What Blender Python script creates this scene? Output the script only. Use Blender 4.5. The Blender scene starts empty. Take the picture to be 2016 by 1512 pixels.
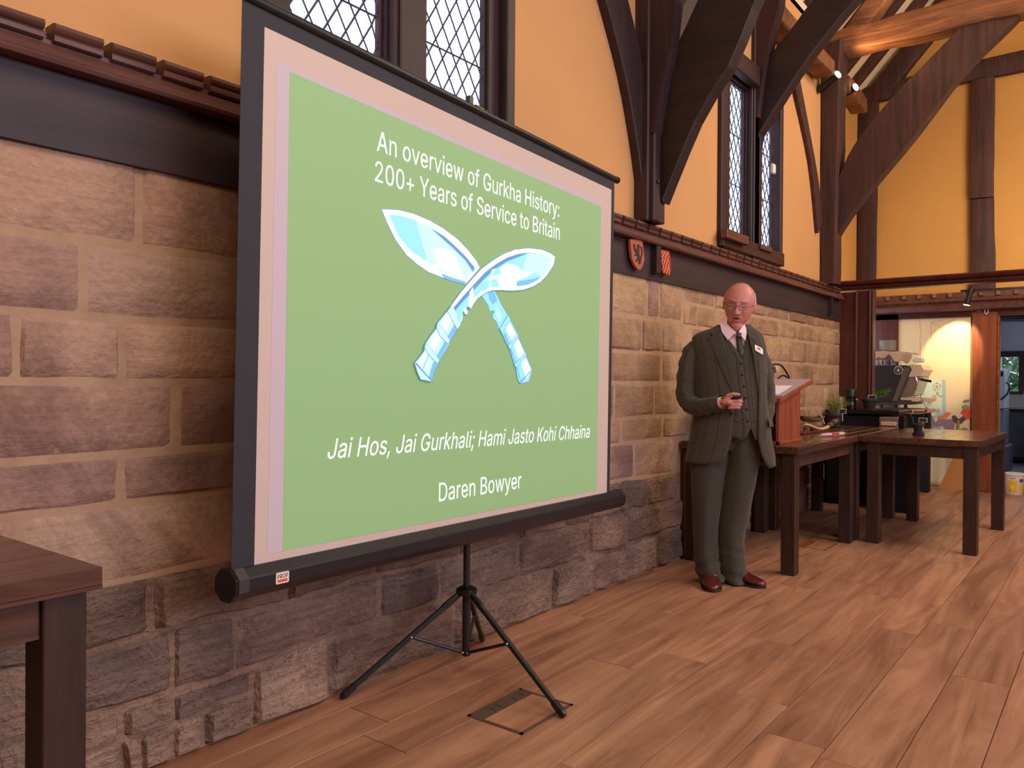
import bpy, bmesh, math, random
from mathutils import Vector, Matrix, noise, geometry
random.seed(7)
C = bpy.context.scene.collection
D = bpy.data
PI = math.pi

# ---------------------------------------------------------------- camera, world, lights, exposure
FPX, CAM_H = 1560.0, 1.18
YAW, PITCH, ROLL = math.radians(52.397), math.radians(-0.307), math.radians(0.368)
_cy, _sy = math.cos(YAW), math.sin(YAW)
FWD = Vector((_sy*math.cos(PITCH), _cy*math.cos(PITCH), math.sin(PITCH)))
_r0 = Vector((_cy, -_sy, 0)); _u0 = _r0.cross(FWD)
RGT = _r0*math.cos(ROLL) + _u0*math.sin(ROLL)
UPV = -_r0*math.sin(ROLL) + _u0*math.cos(ROLL)
CAM = Vector((0, 0, CAM_H))
cam_data = D.cameras.new('camera'); cam_data.sensor_width = 36; cam_data.lens = 36*FPX/2016
cam_data.clip_start = 0.05
cam = D.objects.new('camera', cam_data); C.objects.link(cam)
cam.matrix_world = Matrix(((RGT.x, UPV.x, -FWD.x, 0), (RGT.y, UPV.y, -FWD.y, 0), (RGT.z, UPV.z, -FWD.z, CAM_H), (0, 0, 0, 1)))
bpy.context.scene.camera = cam
vs = bpy.context.scene.view_settings
vs.view_transform = 'Standard'; vs.look = 'None'; vs.gamma = 1; vs.use_curve_mapping = False
vs.exposure = -0.08

world = D.worlds.new('sky'); bpy.context.scene.world = world; world.use_nodes = True
bg = world.node_tree.nodes['Background']; bg.inputs[0].default_value = (0.86, 0.92, 1.0, 1); bg.inputs[1].default_value = 1.9

def area(name, loc, target, sx, sy, power, col, spread=180):
    l = D.lights.new(name, 'AREA'); l.shape = 'RECTANGLE'; l.size = sx; l.size_y = sy; l.energy = power; l.color = col
    l.spread = math.radians(spread)
    o = D.objects.new(name, l); C.objects.link(o); o.location = loc
    o.rotation_euler = (Vector(target)-Vector(loc)).to_track_quat('-Z', 'Y').to_euler(); return o
def spot(name, loc, target, power, col, angle, blend=0.5, r=0.03):
    l = D.lights.new(name, 'SPOT'); l.energy = power; l.color = col; l.spot_size = math.radians(angle); l.spot_blend = blend
    l.shadow_soft_size = r
    o = D.objects.new(name, l); C.objects.link(o); o.location = loc
    o.rotation_euler = (Vector(target)-Vector(loc)).to_track_quat('-Z', 'Y').to_euler(); return o
WARM = (1.0, 0.78, 0.56); WARM2 = (1.0, 0.80, 0.62); COOL = (0.76, 0.78, 1.0)
area('hall_lamps_east', (6.6, -1.2, 4.6), (7.4, 1.6, 1.6), 3.2, 2.0, 190, WARM)
area('hall_lamps_west', (0.4, -0.9, 4.2), (1.0, 2.0, 1.3), 2.4, 1.6, 95, WARM2)
area('daylight_north', (2.6, -4.1, 2.7), (2.6, 2.0, 1.6), 5.0, 1.8, 235, COOL)
area('gable_lamps', (8.6, 0.4, 2.45), (9.9, 1.2, 3.6), 0.8, 0.5, 16, WARM)
spot('post_lamp_up', (7.72, 2.03, 4.10), (8.0, 1.35, 4.5), 26, (1.0, 0.6, 0.28), 120, 0.8, 0.04)
spot('track_lamp', (9.47, 1.32, 2.02), (9.94, 1.46, 1.55), 70, (1.0, 0.80, 0.46), 50, 0.3, 0.02)
area('kitchen_lamp', (12.3, 0.5, 2.2), (12.6, 0.6, 0.0), 1.2, 1.2, 60, (0.72, 0.82, 1.0))

def ray(px, py): return FWD + RGT*((px-1008)/FPX) - UPV*((py-756)/FPX)
def oy(px, py, y): d = ray(px, py); return CAM + d*(y/d.y)
def ox(px, py, x): d = ray(px, py); return CAM + d*(x/d.x)
def oz(px, py, z): d = ray(px, py); return CAM + d*((z-CAM_H)/d.z)

# ---------------------------------------------------------------- materials
def lin(c):
    c = c/255.0
    return c/12.92 if c <= 0.04045 else ((c+0.055)/1.055)**2.4
def rgb(r, g, b): return (lin(r), lin(g), lin(b), 1)
def newmat(name):
    m = D.materials.new(name); m.use_nodes = True
    return m, m.node_tree, m.node_tree.nodes['Principled BSDF']
def mat(name, col, rough=0.5, metal=0.0, emit=None, es=0, var=0.0, scale=20, bump=0.0, coat=0, spec=0.5, sheen=0):
    m, nt, b = newmat(name); N, L = nt.nodes, nt.links
    b.inputs['Roughness'].default_value = rough; b.inputs['Metallic'].default_value = metal
    b.inputs['Coat Weight'].default_value = coat; b.inputs['Specular IOR Level'].default_value = spec
    b.inputs['Sheen Weight'].default_value = sheen
    b.inputs['Base Color'].default_value = col
    if emit: b.inputs['Emission Color'].default_value = emit; b.inputs['Emission Strength'].default_value = es
    tc = N.new('ShaderNodeTexCoord'); nz = N.new('ShaderNodeTexNoise'); nz.inputs['Scale'].default_value = scale; nz.inputs['Detail'].default_value = 5
    L.new(tc.outputs['Object'], nz.inputs['Vector'])
    if var:
        hs = N.new('ShaderNodeMix'); hs.data_type = 'RGBA'
        hs.inputs[6].default_value = tuple(c*(1-var) for c in col[:3])+(1,); hs.inputs[7].default_value = tuple(min(1, c*(1+var)) for c in col[:3])+(1,)
        L.new(nz.outputs['Fac'], hs.inputs[0]); L.new(hs.outputs[2], b.inputs['Base Color'])
    if bump:
        bp = N.new('ShaderNodeBump'); bp.inputs['Strength'].default_value = bump; bp.inputs['Distance'].default_value = 0.01
        L.new(nz.outputs['Fac'], bp.inputs['Height']); L.new(bp.outputs[0], b.inputs['Normal'])
    return m
def ramp(N, stops):
    r = N.new('ShaderNodeValToRGB'); e = r.color_ramp.elements
    while len(e) < len(stops): e.new(0.5)
    for k, (p, c) in enumerate(stops): e[k].position = p; e[k].color = c
    return r
def wood(name, dark, light, axis='X', scale=6, rough=0.5, bump=0.25, rnd=0.25, stretch=12, coat=0, spec=0.5):
    """grain stretched along one object axis, each piece its own tone"""
    m, nt, b = newmat(name); N, L = nt.nodes, nt.links
    tc = N.new('ShaderNodeTexCoord'); mp = N.new('ShaderNodeMapping')
    s = [scale*stretch/4]*3; s['XYZ'.index(axis)] = scale/4
    mp.inputs['Scale'].default_value = s
    oi = N.new('ShaderNodeObjectInfo'); ad = N.new('ShaderNodeVectorMath'); ad.operation = 'ADD'
    sc = N.new('ShaderNodeMath'); sc.operation = 'MULTIPLY'; sc.inputs[1].default_value = 31.0
    L.new(oi.outputs['Random'], sc.inputs[0]); L.new(tc.outputs['Object'], ad.inputs[0]); L.new(sc.outputs[0], ad.inputs[1])
    L.new(ad.outputs[0], mp.inputs['Vector'])
    nz = N.new('ShaderNodeTexNoise'); nz.inputs['Scale'].default_value = 1; nz.inputs['Detail'].default_value = 7; nz.inputs['Roughness'].default_value = 0.65; nz.inputs['Distortion'].default_value = 1.2
    L.new(mp.outputs[0], nz.inputs['Vector'])
    r = ramp(N, [(0.3, dark), (0.7, light)]); L.new(nz.outputs['Fac'], r.inputs[0])
    n2 = N.new('ShaderNodeTexNoise'); n2.inputs['Scale'].default_value = 2.2; n2.inputs['Detail'].default_value = 3; L.new(ad.outputs[0], n2.inputs['Vector'])
    ma = N.new('ShaderNodeMath'); ma.operation = 'MULTIPLY_ADD'; ma.inputs[1].default_value = rnd*2; ma.inputs[2].default_value = 1-rnd
    L.new(oi.outputs['Random'], ma.inputs[0])
    mb = N.new('ShaderNodeMath'); mb.operation = 'MULTIPLY_ADD'; mb.inputs[1].default_value = 0.5; mb.inputs[2].default_value = 0.75; L.new(n2.outputs['Fac'], mb.inputs[0])
    mc = N.new('ShaderNodeMath'); mc.operation = 'MULTIPLY'; L.new(ma.outputs[0], mc.inputs[0]); L.new(mb.outputs[0], mc.inputs[1])
    vm = N.new('ShaderNodeVectorMath'); vm.operation = 'SCALE'; L.new(r.outputs[0], vm.inputs[0]); L.new(mc.outputs[0], vm.inputs[3])
    L.new(vm.outputs[0], b.inputs['Base Color'])
    bp = N.new('ShaderNodeBump'); bp.inputs['Strength'].default_value = bump; bp.inputs['Distance'].default_value = 0.006
    L.new(nz.outputs['Fac'], bp.inputs['Height']); L.new(bp.outputs[0], b.inputs['Normal'])
    b.inputs['Roughness'].default_value = rough; b.inputs['Coat Weight'].default_value = coat; b.inputs['Specular IOR Level'].default_value = spec
    return m
def stone_mat(name, cols, rough_bump=0.5, stain=0.5, dist=0.015):
    m, nt, b = newmat(name); N, L = nt.nodes, nt.links
    geo = N.new('ShaderNodeNewGeometry'); oi = N.new('ShaderNodeObjectInfo')
    r = ramp(N, [(k/(len(cols)-1), c) for k, c in enumerate(cols)]); L.new(oi.outputs['Random'], r.inputs[0])
    n1 = N.new('ShaderNodeTexNoise'); n1.inputs['Scale'].default_value = 3.0; n1.inputs['Detail'].default_value = 8; n1.inputs['Roughness'].default_value = 0.7
    L.new(geo.outputs['Position'], n1.inputs['Vector'])
    mp = N.new('ShaderNodeMapping'); mp.inputs['Scale'].default_value = (5, 5, 38); L.new(geo.outputs['Position'], mp.inputs['Vector'])
    n2 = N.new('ShaderNodeTexNoise'); n2.inputs['Scale'].default_value = 1.0; n2.inputs['Detail'].default_value = 6; n2.inputs['Roughness'].default_value = 0.7; n2.inputs['Distortion'].default_value = 0.8
    L.new(mp.outputs[0], n2.inputs['Vector'])
    n3 = N.new('ShaderNodeTexNoise'); n3.inputs['Scale'].default_value = 45; n3.inputs['Detail'].default_value = 6; L.new(geo.outputs['Position'], n3.inputs['Vector'])
    def mul(a, k, c):
        x = N.new('ShaderNodeMath'); x.operation = 'MULTIPLY_ADD'; L.new(a, x.inputs[0]); x.inputs[1].default_value = k; x.inputs[2].default_value = c; return x.outputs[0]
    def mm(a, c):
        x = N.new('ShaderNodeMath'); x.operation = 'MULTIPLY'; L.new(a, x.inputs[0]); L.new(c, x.inputs[1]); return x.outputs[0]
    n5 = N.new('ShaderNodeTexNoise'); n5.inputs['Scale'].default_value = 1.3; n5.inputs['Detail'].default_value = 9; n5.inputs['Roughness'].default_value = 0.75; n5.inputs['Distortion'].default_value = 0.6; L.new(geo.outputs['Position'], n5.inputs['Vector'])
    d5 = ramp(N, [(0.42, (0.62, 0.60, 0.64, 1)), (0.56, (1, 1, 1, 1))]); L.new(n5.outputs['Fac'], d5.inputs[0])
    f = mm(mm(mul(n1.outputs['Fac'], 1.0*stain, 1-0.5*stain), mul(n2.outputs['Fac'], 0.5, 0.75)), mul(n3.outputs['Fac'], 0.36, 0.82))
    vm = N.new('ShaderNodeVectorMath'); vm.operation = 'SCALE'; L.new(r.outputs[0], vm.inputs[0]); L.new(f, vm.inputs[3])
    vq = N.new('ShaderNodeVectorMath'); vq.operation = 'MULTIPLY'; L.new(vm.outputs[0], vq.inputs[0]); L.new(d5.outputs[0], vq.inputs[1]); vm = vq
    # pale lime smears
    n4 = N.new('ShaderNodeTexNoise'); n4.inputs['Scale'].default_value = 9; n4.inputs['Detail'].default_value = 7; n4.inputs['Roughness'].default_value = 0.72; L.new(geo.outputs['Position'], n4.inputs['Vector'])
    sr = ramp(N, [(0.62, (0, 0, 0, 1)), (0.72, (1, 1, 1, 1))]); L.new(n4.outputs['Fac'], sr.inputs[0])
    mx = N.new('ShaderNodeMix'); mx.data_type = 'RGBA'; mx.inputs[7].default_value = tuple(min(1, c*1.55) for c in cols[len(cols)//2][:3])+(1,)
    fm = N.new('ShaderNodeMath'); fm.operation = 'MULTIPLY'; fm.inputs[1].default_value = 0.55; L.new(sr.outputs[0], fm.inputs[0])
    L.new(fm.outputs[0], mx.inputs[0]); L.new(vm.outputs[0], mx.inputs[6]); L.new(mx.outputs[2], b.inputs['Base Color'])
    b.inputs['Roughness'].default_value = 0.9; b.inputs['Specular IOR Level'].default_value = 0.2
    ad = N.new('ShaderNodeMath'); ad.operation = 'MULTIPLY_ADD'; ad.inputs[1].default_value = 0.6; L.new(n2.outputs['Fac'], ad.inputs[0]); L.new(n3.outputs['Fac'], ad.inputs[2])
    bp = N.new('ShaderNodeBump'); bp.inputs['Strength'].default_value = rough_bump; bp.inputs['Distance'].default_value = dist
    L.new(ad.outputs[0], bp.inputs['Height']); L.new(bp.outputs[0], b.inputs['Normal'])
    return m

M = {}
M['plaster'] = mat('ochre_plaster', rgb(204, 154, 102), 0.9, var=0.06, scale=2.5, bump=0.12, spec=0.2)
M['gable_plaster'] = mat('golden_plaster', rgb(198, 148, 82), 0.9, var=0.06, scale=2.5, bump=0.1, spec=0.2)
M['white_plaster'] = mat('white_plaster', rgb(222, 205, 178), 0.9, var=0.05, scale=4, spec=0.2)
M['mortar'] = stone_mat('lime_mortar', [rgb(160, 132, 110), rgb(160, 132, 110)], 1.0, 0.8, 0.02)
M['mortar_pale'] = mat('pale_lime_mortar', rgb(178, 148, 120), 0.95, var=0.2, scale=16, bump=0.9, spec=0.1)
M['stone'] = stone_mat('sandstone', [rgb(178, 142, 120), rgb(194, 162, 136), rgb(184, 148, 124), rgb(166, 134, 118), rgb(198, 168, 140)], 0.6, 0.6)
M['stone_rough'] = stone_mat('weathered_sandstone', [rgb(146, 118, 104), rgb(172, 144, 120), rgb(124, 104, 96), rgb(180, 152, 130), rgb(152, 124, 106)], 1.0, 1.3, 0.03)
M['stone_far'] = stone_mat('golden_sandstone', [rgb(178, 144, 108), rgb(190, 156, 120), rgb(168, 132, 102), rgb(198, 164, 126)], 0.6, 0.6)
M['timber'] = wood('dark_stained_timber', rgb(34, 19, 23), rgb(60, 34, 36), 'Z', 5, 0.55, 0.3, 0.2)
M['timber_y'] = wood('dark_stained_timber_cross', rgb(26, 14, 18), rgb(46, 26, 28), 'Y', 5, 0.55, 0.3, 0.15)
M['timber_x'] = wood('dark_stained_timber_long', rgb(38, 20, 22), rgb(66, 38, 36), 'X', 5, 0.5, 0.3, 0.15)
M['old_beam'] = wood('aged_oak', rgb(84, 48, 30), rgb(158, 104, 62), 'Y', 4, 0.7, 0.9, 0.1, 14)
M['old_post'] = wood('aged_brown_oak', rgb(42, 22, 18), rgb(84, 48, 38), 'Z', 4, 0.7, 0.7, 0.15)
M['frieze'] = wood('frieze_board', rgb(36, 27, 33), rgb(60, 43, 43), 'X', 4, 0.6, 0.2, 0.05)  # board colour darkened to carry the shade under the cornice
M['cornice'] = wood('cornice_wood', rgb(74, 44, 40), rgb(110, 70, 60), 'X', 5, 0.45, 0.2, 0.12)
M['red_panel'] = wood('varnished_red_wood', rgb(56, 21, 17), rgb(88, 36, 27), 'Z', 3, 0.4, 0.1, 0.1, coat=0.2)
M['column_red'] = wood('waxed_red_oak', rgb(112, 50, 26), rgb(160, 84, 46), 'Z', 3, 0.5, 0.3, 0.1)
M['table'] = wood('dark_table_wood', rgb(54, 35, 28), rgb(102, 68, 50), 'X', 7, 0.22, 0.12, 0.12, 10, coat=0.25)
M['table_leg'] = wood('dark_table_leg_wood', rgb(38, 24, 20), rgb(68, 44, 34), 'Z', 7, 0.4, 0.15, 0.1)
M['floor'] = wood('oak_floor', rgb(128, 84, 62), rgb(192, 142, 110), 'X', 3.6, 0.40, 0.15, 0.13, 9, spec=0.45)
M['floor_gap'] = mat('floor_gap', rgb(58, 34, 24), 0.9)
M['grey_floor'] = mat('grey_vinyl', rgb(70, 74, 80), 0.6, var=0.1)
M['black'] = mat('black_powder_coat', rgb(24, 26, 30), 0.4)
M['black_gloss'] = mat('black_plastic', rgb(14, 14, 16), 0.25)
M['steel'] = mat('brushed_steel', rgb(190, 186, 178), 0.3, 0.9)
M['chrome'] = mat('chrome', rgb(220, 220, 222), 0.12, 1.0)
M['charcoal'] = mat('charcoal_panel', rgb(58, 54, 54), 0.5)
M['white'] = mat('white_ceramic', rgb(228, 222, 212), 0.4)
M['lead'] = mat('lead_came', rgb(58, 58, 96), 0.6)  # bluish cast of the window glare put into the lead colour
M['ledwhite'] = mat('lamp_lens', rgb(255, 250, 240), 0.4, emit=(1, 0.93, 0.8, 1), es=9)
gm, gt, gb = newmat('leaded_glass')
_tr = gt.nodes.new('ShaderNodeBsdfTransparent'); _gl = gt.nodes.new('ShaderNodeBsdfGlossy'); _gl.inputs['Roughness'].default_value = 0.05
_mx = gt.nodes.new('ShaderNodeMixShader'); _mx.inputs[0].default_value = 0.06
_tr.inputs[0].default_value = (0.93, 0.96, 1.0, 1)
gt.links.new(_tr.outputs[0], _mx.inputs[1]); gt.links.new(_gl.outputs[0], _mx.inputs[2]); gt.links.new(_mx.outputs[0], gt.nodes['Material Output'].inputs[0])
gt.nodes.remove(gb); M['glass'] = gm

# ---------------------------------------------------------------- mesh helpers
class MB:
    """collects shapes in world coordinates, built as ONE mesh object"""
    def __init__(s): s.v = []; s.f = []
    def add(s, vs_, fs_):
        n = len(s.v); s.v += [Vector(p) for p in vs_]; s.f += [tuple(i+n for i in f) for f in fs_]; return s
    def box(s, lo, hi):
        x0, y0, z0 = lo; x1, y1, z1 = hi
        return s.add([(x0, y0, z0), (x1, y0, z0), (x1, y1, z0), (x0, y1, z0), (x0, y0, z1), (x1, y0, z1), (x1, y1, z1), (x0, y1, z1)],
                     [(0, 3, 2, 1), (4, 5, 6, 7), (0, 1, 5, 4), (1, 2, 6, 5), (2, 3, 7, 6), (3, 0, 4, 7)])
    def prism(s, pts, d):
        """polygon of 3D points extruded by vector d"""
        n = len(pts); d = Vector(d); P = [Vector(p) for p in pts]
        s.add(P+[p+d for p in P], [])
        b = len(s.v)-2*n
        s.f.append(tuple(b+i for i in range(n))); s.f.append(tuple(b+n+i for i in reversed(range(n))))
        for i in range(n):
            j = (i+1) % n; s.f.append((b+j, b+i, b+n+i, b+n+j))
        return s
    def tube(s, path, rad, seg=10, cap=True, flat=1.0):
        P = [Vector(p) for p in path]; n = len(P); base = len(s.v)
        R = rad if isinstance(rad, (list, tuple)) else [rad]*n
        t0 = (P[1]-P[0]).normalized(); up = Vector((0, 0, 1)) if abs(t0.z) < 0.95 else Vector((1, 0, 0))
        a = t0.cross(up).normalized()
        for i in range(n):
            t = (P[min(i+1, n-1)]-P[max(i-1, 0)]).normalized()
            a = (a - t*a.dot(t)).normalized(); b_ = t.cross(a)
            for k in range(seg):
                w = 2*PI*k/seg; s.v.append(P[i]+a*(R[i]*math.cos(w))+b_*(R[i]*flat*math.sin(w)))
        for i in range(n-1):
            for k in range(seg):
                k2 = (k+1) % seg; s.f.append((base+i*seg+k, base+i*seg+k2, base+(i+1)*seg+k2, base+(i+1)*seg+k))
        if cap:
            s.f.append(tuple(base+k for k in reversed(range(seg)))); s.f.append(tuple(base+(n-1)*seg+k for k in range(seg)))
        return s
    def lathe(s, c, prof, seg=20, axis=(0, 0, 1)):
        """prof: (radius, height) along axis from c"""
        ax = Vector(axis).normalized(); up = Vector((1, 0, 0)) if abs(ax.x) < 0.9 else Vector((0, 1, 0))
        a = ax.cross(up).normalized(); b_ = ax.cross(a); c = Vector(c); base = len(s.v)
        for r, h in prof:
            for k in range(seg):
                w = 2*PI*k/seg; s.v.append(c+ax*h+a*(r*math.cos(w))+b_*(r*math.sin(w)))
        for i in range(len(prof)-1):
            for k in range(seg):
                k2 = (k+1) % seg; s.f.append((base+i*seg+k, base+i*seg+k2, base+(i+1)*seg+k2, base+(i+1)*seg+k))
        s.f.append(tuple(base+k for k in reversed(range(seg)))); s.f.append(tuple(base+(len(prof)-1)*seg+k for k in range(seg)))
        return s
    def loft(s, rings, close=True, caps=True):
        n = len(rings[0]); base = len(s.v)
        for r in rings: s.v += [Vector(p) for p in r]
        m = n if close else n-1
        for i in range(len(rings)-1):
            for k in range(m):
                k2 = (k+1) % n; s.f.append((base+i*n+k, base+i*n+k2, base+(i+1)*n+k2, base+(i+1)*n+k))
        if caps and close:
            s.f.append(tuple(base+k for k in reversed(range(n)))); s.f.append(tuple(base+(len(rings)-1)*n+k for k in range(n)))
        return s
    def build(s, name, mt, parent=None, smooth=False, bevel=0, seg=1, origin=None):
        off = Vector((0, 0, 0))
        if parent is not None:
            p = parent
            while p is not None: off += p.location; p = p.parent
        if origin is not None: org = Vector(origin)-off
        else: org = Vector((0, 0, 0))
        me = D.meshes.new(name); me.from_pydata([p-off-org for p in s.v], [], s.f)
        bm = bmesh.new(); bm.from_mesh(me); bmesh.ops.recalc_face_normals(bm, faces=bm.faces)
        if bevel:
            es = [e for e in bm.edges if len(e.link_faces) == 2 and e.calc_face_angle(0) > 0.6]
            bmesh.ops.bevel(bm, geom=es, offset=bevel, segments=seg, affect='EDGES', clamp_overlap=True)
        bm.to_mesh(me); bm.free()
        o = D.objects.new(name, me); C.objects.link(o); o.location = org
        if mt: me.materials.append(M[mt] if isinstance(mt, str) else mt)
        if parent is not None: o.parent = parent
        if smooth:
            me.polygons.foreach_set('use_smooth', [True]*len(me.polygons))
            if smooth != 2:
                try: me.set_sharp_from_angle(angle=math.radians(40))
                except Exception: pass
        return o
def tag(o, label=None, cat=None, group=None, kind=None):
    if label: o['label'] = label
    if cat: o['category'] = cat
    if group: o['group'] = group
    if kind: o['kind'] = kind
    return o
def empty(name, loc, label=None, cat=None, group=None, kind=None):
    o = D.objects.new(name, None); C.objects.link(o); o.location = loc; o.empty_display_size = 0.1
    return tag(o, label, cat, group, kind)
def ngon_fill(pts2):
    """triangulate a simple 2D polygon"""
    return geometry.tessellate_polygon([[Vector((p[0], p[1], 0)) for p in pts2]])
def slab(name, pts, nrm, th, mt, parent, bevel=0, smooth=False):
    """concave-safe plate: polygon of 3D points, thickness th along nrm"""
    P = [Vector(p) for p in pts]; d = Vector(nrm).normalized()*th; n = len(P)
    tr = geometry.tessellate_polygon([P])
    b = MB(); b.v = P+[p+d for p in P]
    b.f = [tuple(t) for t in tr]+[tuple(i+n for i in reversed(t)) for t in tr]
    for i in range(n):
        j = (i+1) % n; b.f.append((i, j, n+j, n+i))
    return b.build(name, mt, parent, smooth=smooth)
# ---------------------------------------------------------------- floor
Y0 = 2.32
floor = MB().box((-3.2, -4.6, -0.06), (9.97, 2.42, -0.006)).build('floor', 'floor_gap')
tag(floor, 'brown oak plank floor of the hall', kind='structure')
seam0, pw = 1.572, 0.2065
rows = []
for k in range(-12, 5):
    y0 = seam0 + k*pw; y1 = y0+pw
    rows.append((k, y0, min(y1, 2.315)))
for k, y0, y1 in rows:
    rr = random.Random(100+k)
    # known butt joints read off the photo (row index by lower seam)
    known = {-1: 3.12, -2: 3.57, -3: 2.895, -4: 2.635, -5: 4.33, -6: 3.62, 1: 1.778, 2: 1.90, 0: 5.9}.get(k)
    start = known if known else rr.uniform(2.5, 4.5)
    xs = [start]
    while xs[0] > -1.2: xs.insert(0, xs[0]-rr.uniform(1.35, 1.9))
    while xs[-1] < 9.9: xs.append(xs[-1]+rr.uniform(1.35, 1.9))
    xs[0] = -1.2 if xs[0] < -1.2 else xs[0]; xs[-1] = 9.95
    for a, b_ in zip(xs[:-1], xs[1:]):
        if b_-a < 0.05: continue
        g = 0.0013; c = 0.0010; dz = rr.uniform(-0.0006, 0.0006)
        x0, x1, ya, yb = a+g, b_-g, y0+g, y1-g
        m = MB().add([(x0, ya, -0.006), (x1, ya, -0.006), (x1, yb, -0.006), (x0, yb, -0.006),
                      (x0, ya, dz-c), (x1, ya, dz-c), (x1, yb, dz-c), (x0, yb, dz-c),
                      (x0+c, ya+c, dz), (x1-c, ya+c, dz), (x1-c, yb-c, dz), (x0+c, yb-c, dz)],
                     [(0, 1, 5, 4), (1, 2, 6, 5), (2, 3, 7, 6), (3, 0, 4, 7), (4, 5, 9, 8), (5, 6, 10, 9), (6, 7, 11, 10), (7, 4, 8, 11), (8, 9, 10, 11)])
        m.build('plank', 'floor', floor, origin=((a+b_)/2, (y0+y1)/2, 0))
# plain boards beyond the part of the floor in view
MB().box((-3.2, -4.6, -0.006), (9.95, seam0-12*pw, 0.0)).build('floorboards', 'floor', floor)['kind'] = 'stuff'
MB().box((-3.2, seam0-12*pw, -0.006), (-1.2, 2.315, 0.0)).build('floorboards', 'floor', floor)['kind'] = 'stuff'

# floor boxes set into the boards
def floor_box(x0, x1, y0, y1, label, mt):
    t = empty('floor_box', ((x0+x1)/2, (y0+y1)/2, 0), label, 'floor box')
    w = 0.012
    b = MB()
    for lo, hi in (((x0, y0), (x1, y0+w)), ((x0, y1-w), (x1, y1)), ((x0, y0), (x0+w, y1)), ((x1-w, y0), (x1, y1))):
        b.box((lo[0], lo[1], -0.002), (hi[0], hi[1], 0.003))
    b.build('rim', mt, t)
    MB().box((x0+w+.002, y0+w+.002, -0.002), (x1-w-.002, y1-w-.055, 0.0022)).build('lid_inlay', 'floor', t)
    h = MB().box((x0+w+.002, y1-w-.053, -0.002), (x1-w-.002, y1-w-.002, 0.0025)).build('hinge_strip', mt, t)
    for q in (0.3, 0.42, 0.7, 0.86):
        xx = x0+(x1-x0)*q
        MB().box((xx, y1-w-.04, 0.0022), (xx+.003, y1-w-.012, 0.0032)).build('slot', 'black', t)
    return t
M['box_metal'] = mat('brown_grey_metal', rgb(104, 84, 70), 0.5, 0.3)
floor_box(2.105, 2.415, 1.57, 1.81, 'brown metal-rimmed floor box beneath the projection screen tripod', 'box_metal')
floor_box(5.72, 6.03, 1.63, 1.84, 'wood-inlaid floor box under the lectern table', 'column_red')

# ---------------------------------------------------------------- left wall: plaster with two window openings, mortar and stones
def wall_with_holes(name, x0, x1, z0, z1, y, th, holes, mt, parent=None):
    xs = sorted({x0, x1, *[h[0] for h in holes], *[h[1] for h in holes]}); zs = sorted({z0, z1, *[h[2] for h in holes], *[h[3] for h in holes]})
    m = MB()
    def hole(a, b_): return any(h[0] <= a < h[1] and h[2] <= b_ < h[3] for h in holes)
    for i in range(len(xs)-1):
        for j in range(len(zs)-1):
            if not hole(xs[i], zs[j]): m.box((xs[i], y, zs[j]), (xs[i+1], y+th, zs[j+1]))
    return m.build(name, mt, parent)
W1 = (1.60, 2.95, 2.16, 3.75); W2 = (5.45, 6.68, 2.2, 3.55)
wall_left = wall_with_holes('wall_left', -3.2, 8.35, 2.0, 4.55, Y0, 0.065, [W1, W2], 'plaster')
tag(wall_left, 'left wall, ochre plaster above sandstone blocks', kind='structure')
MB().box((8.35, 2.5, 2.0), (9.95, 2.7, 4.75)).build('plaster_return', 'gable_plaster', wall_left)
MB().box((8.30, 2.325, 2.0), (8.36, 2.7, 4.75)).build('plaster_return', 'gable_plaster', wall_left)
MB().box((-3.2, Y0, -0.05), (8.56, 2.52, 0.575)).build('mortar_bed', 'mortar', wall_left)
MB().box((-3.2, Y0+.0005, 0.575), (8.56, 2.52, 2.0)).build('mortar_bed', 'mortar_pale', wall_left)
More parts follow.
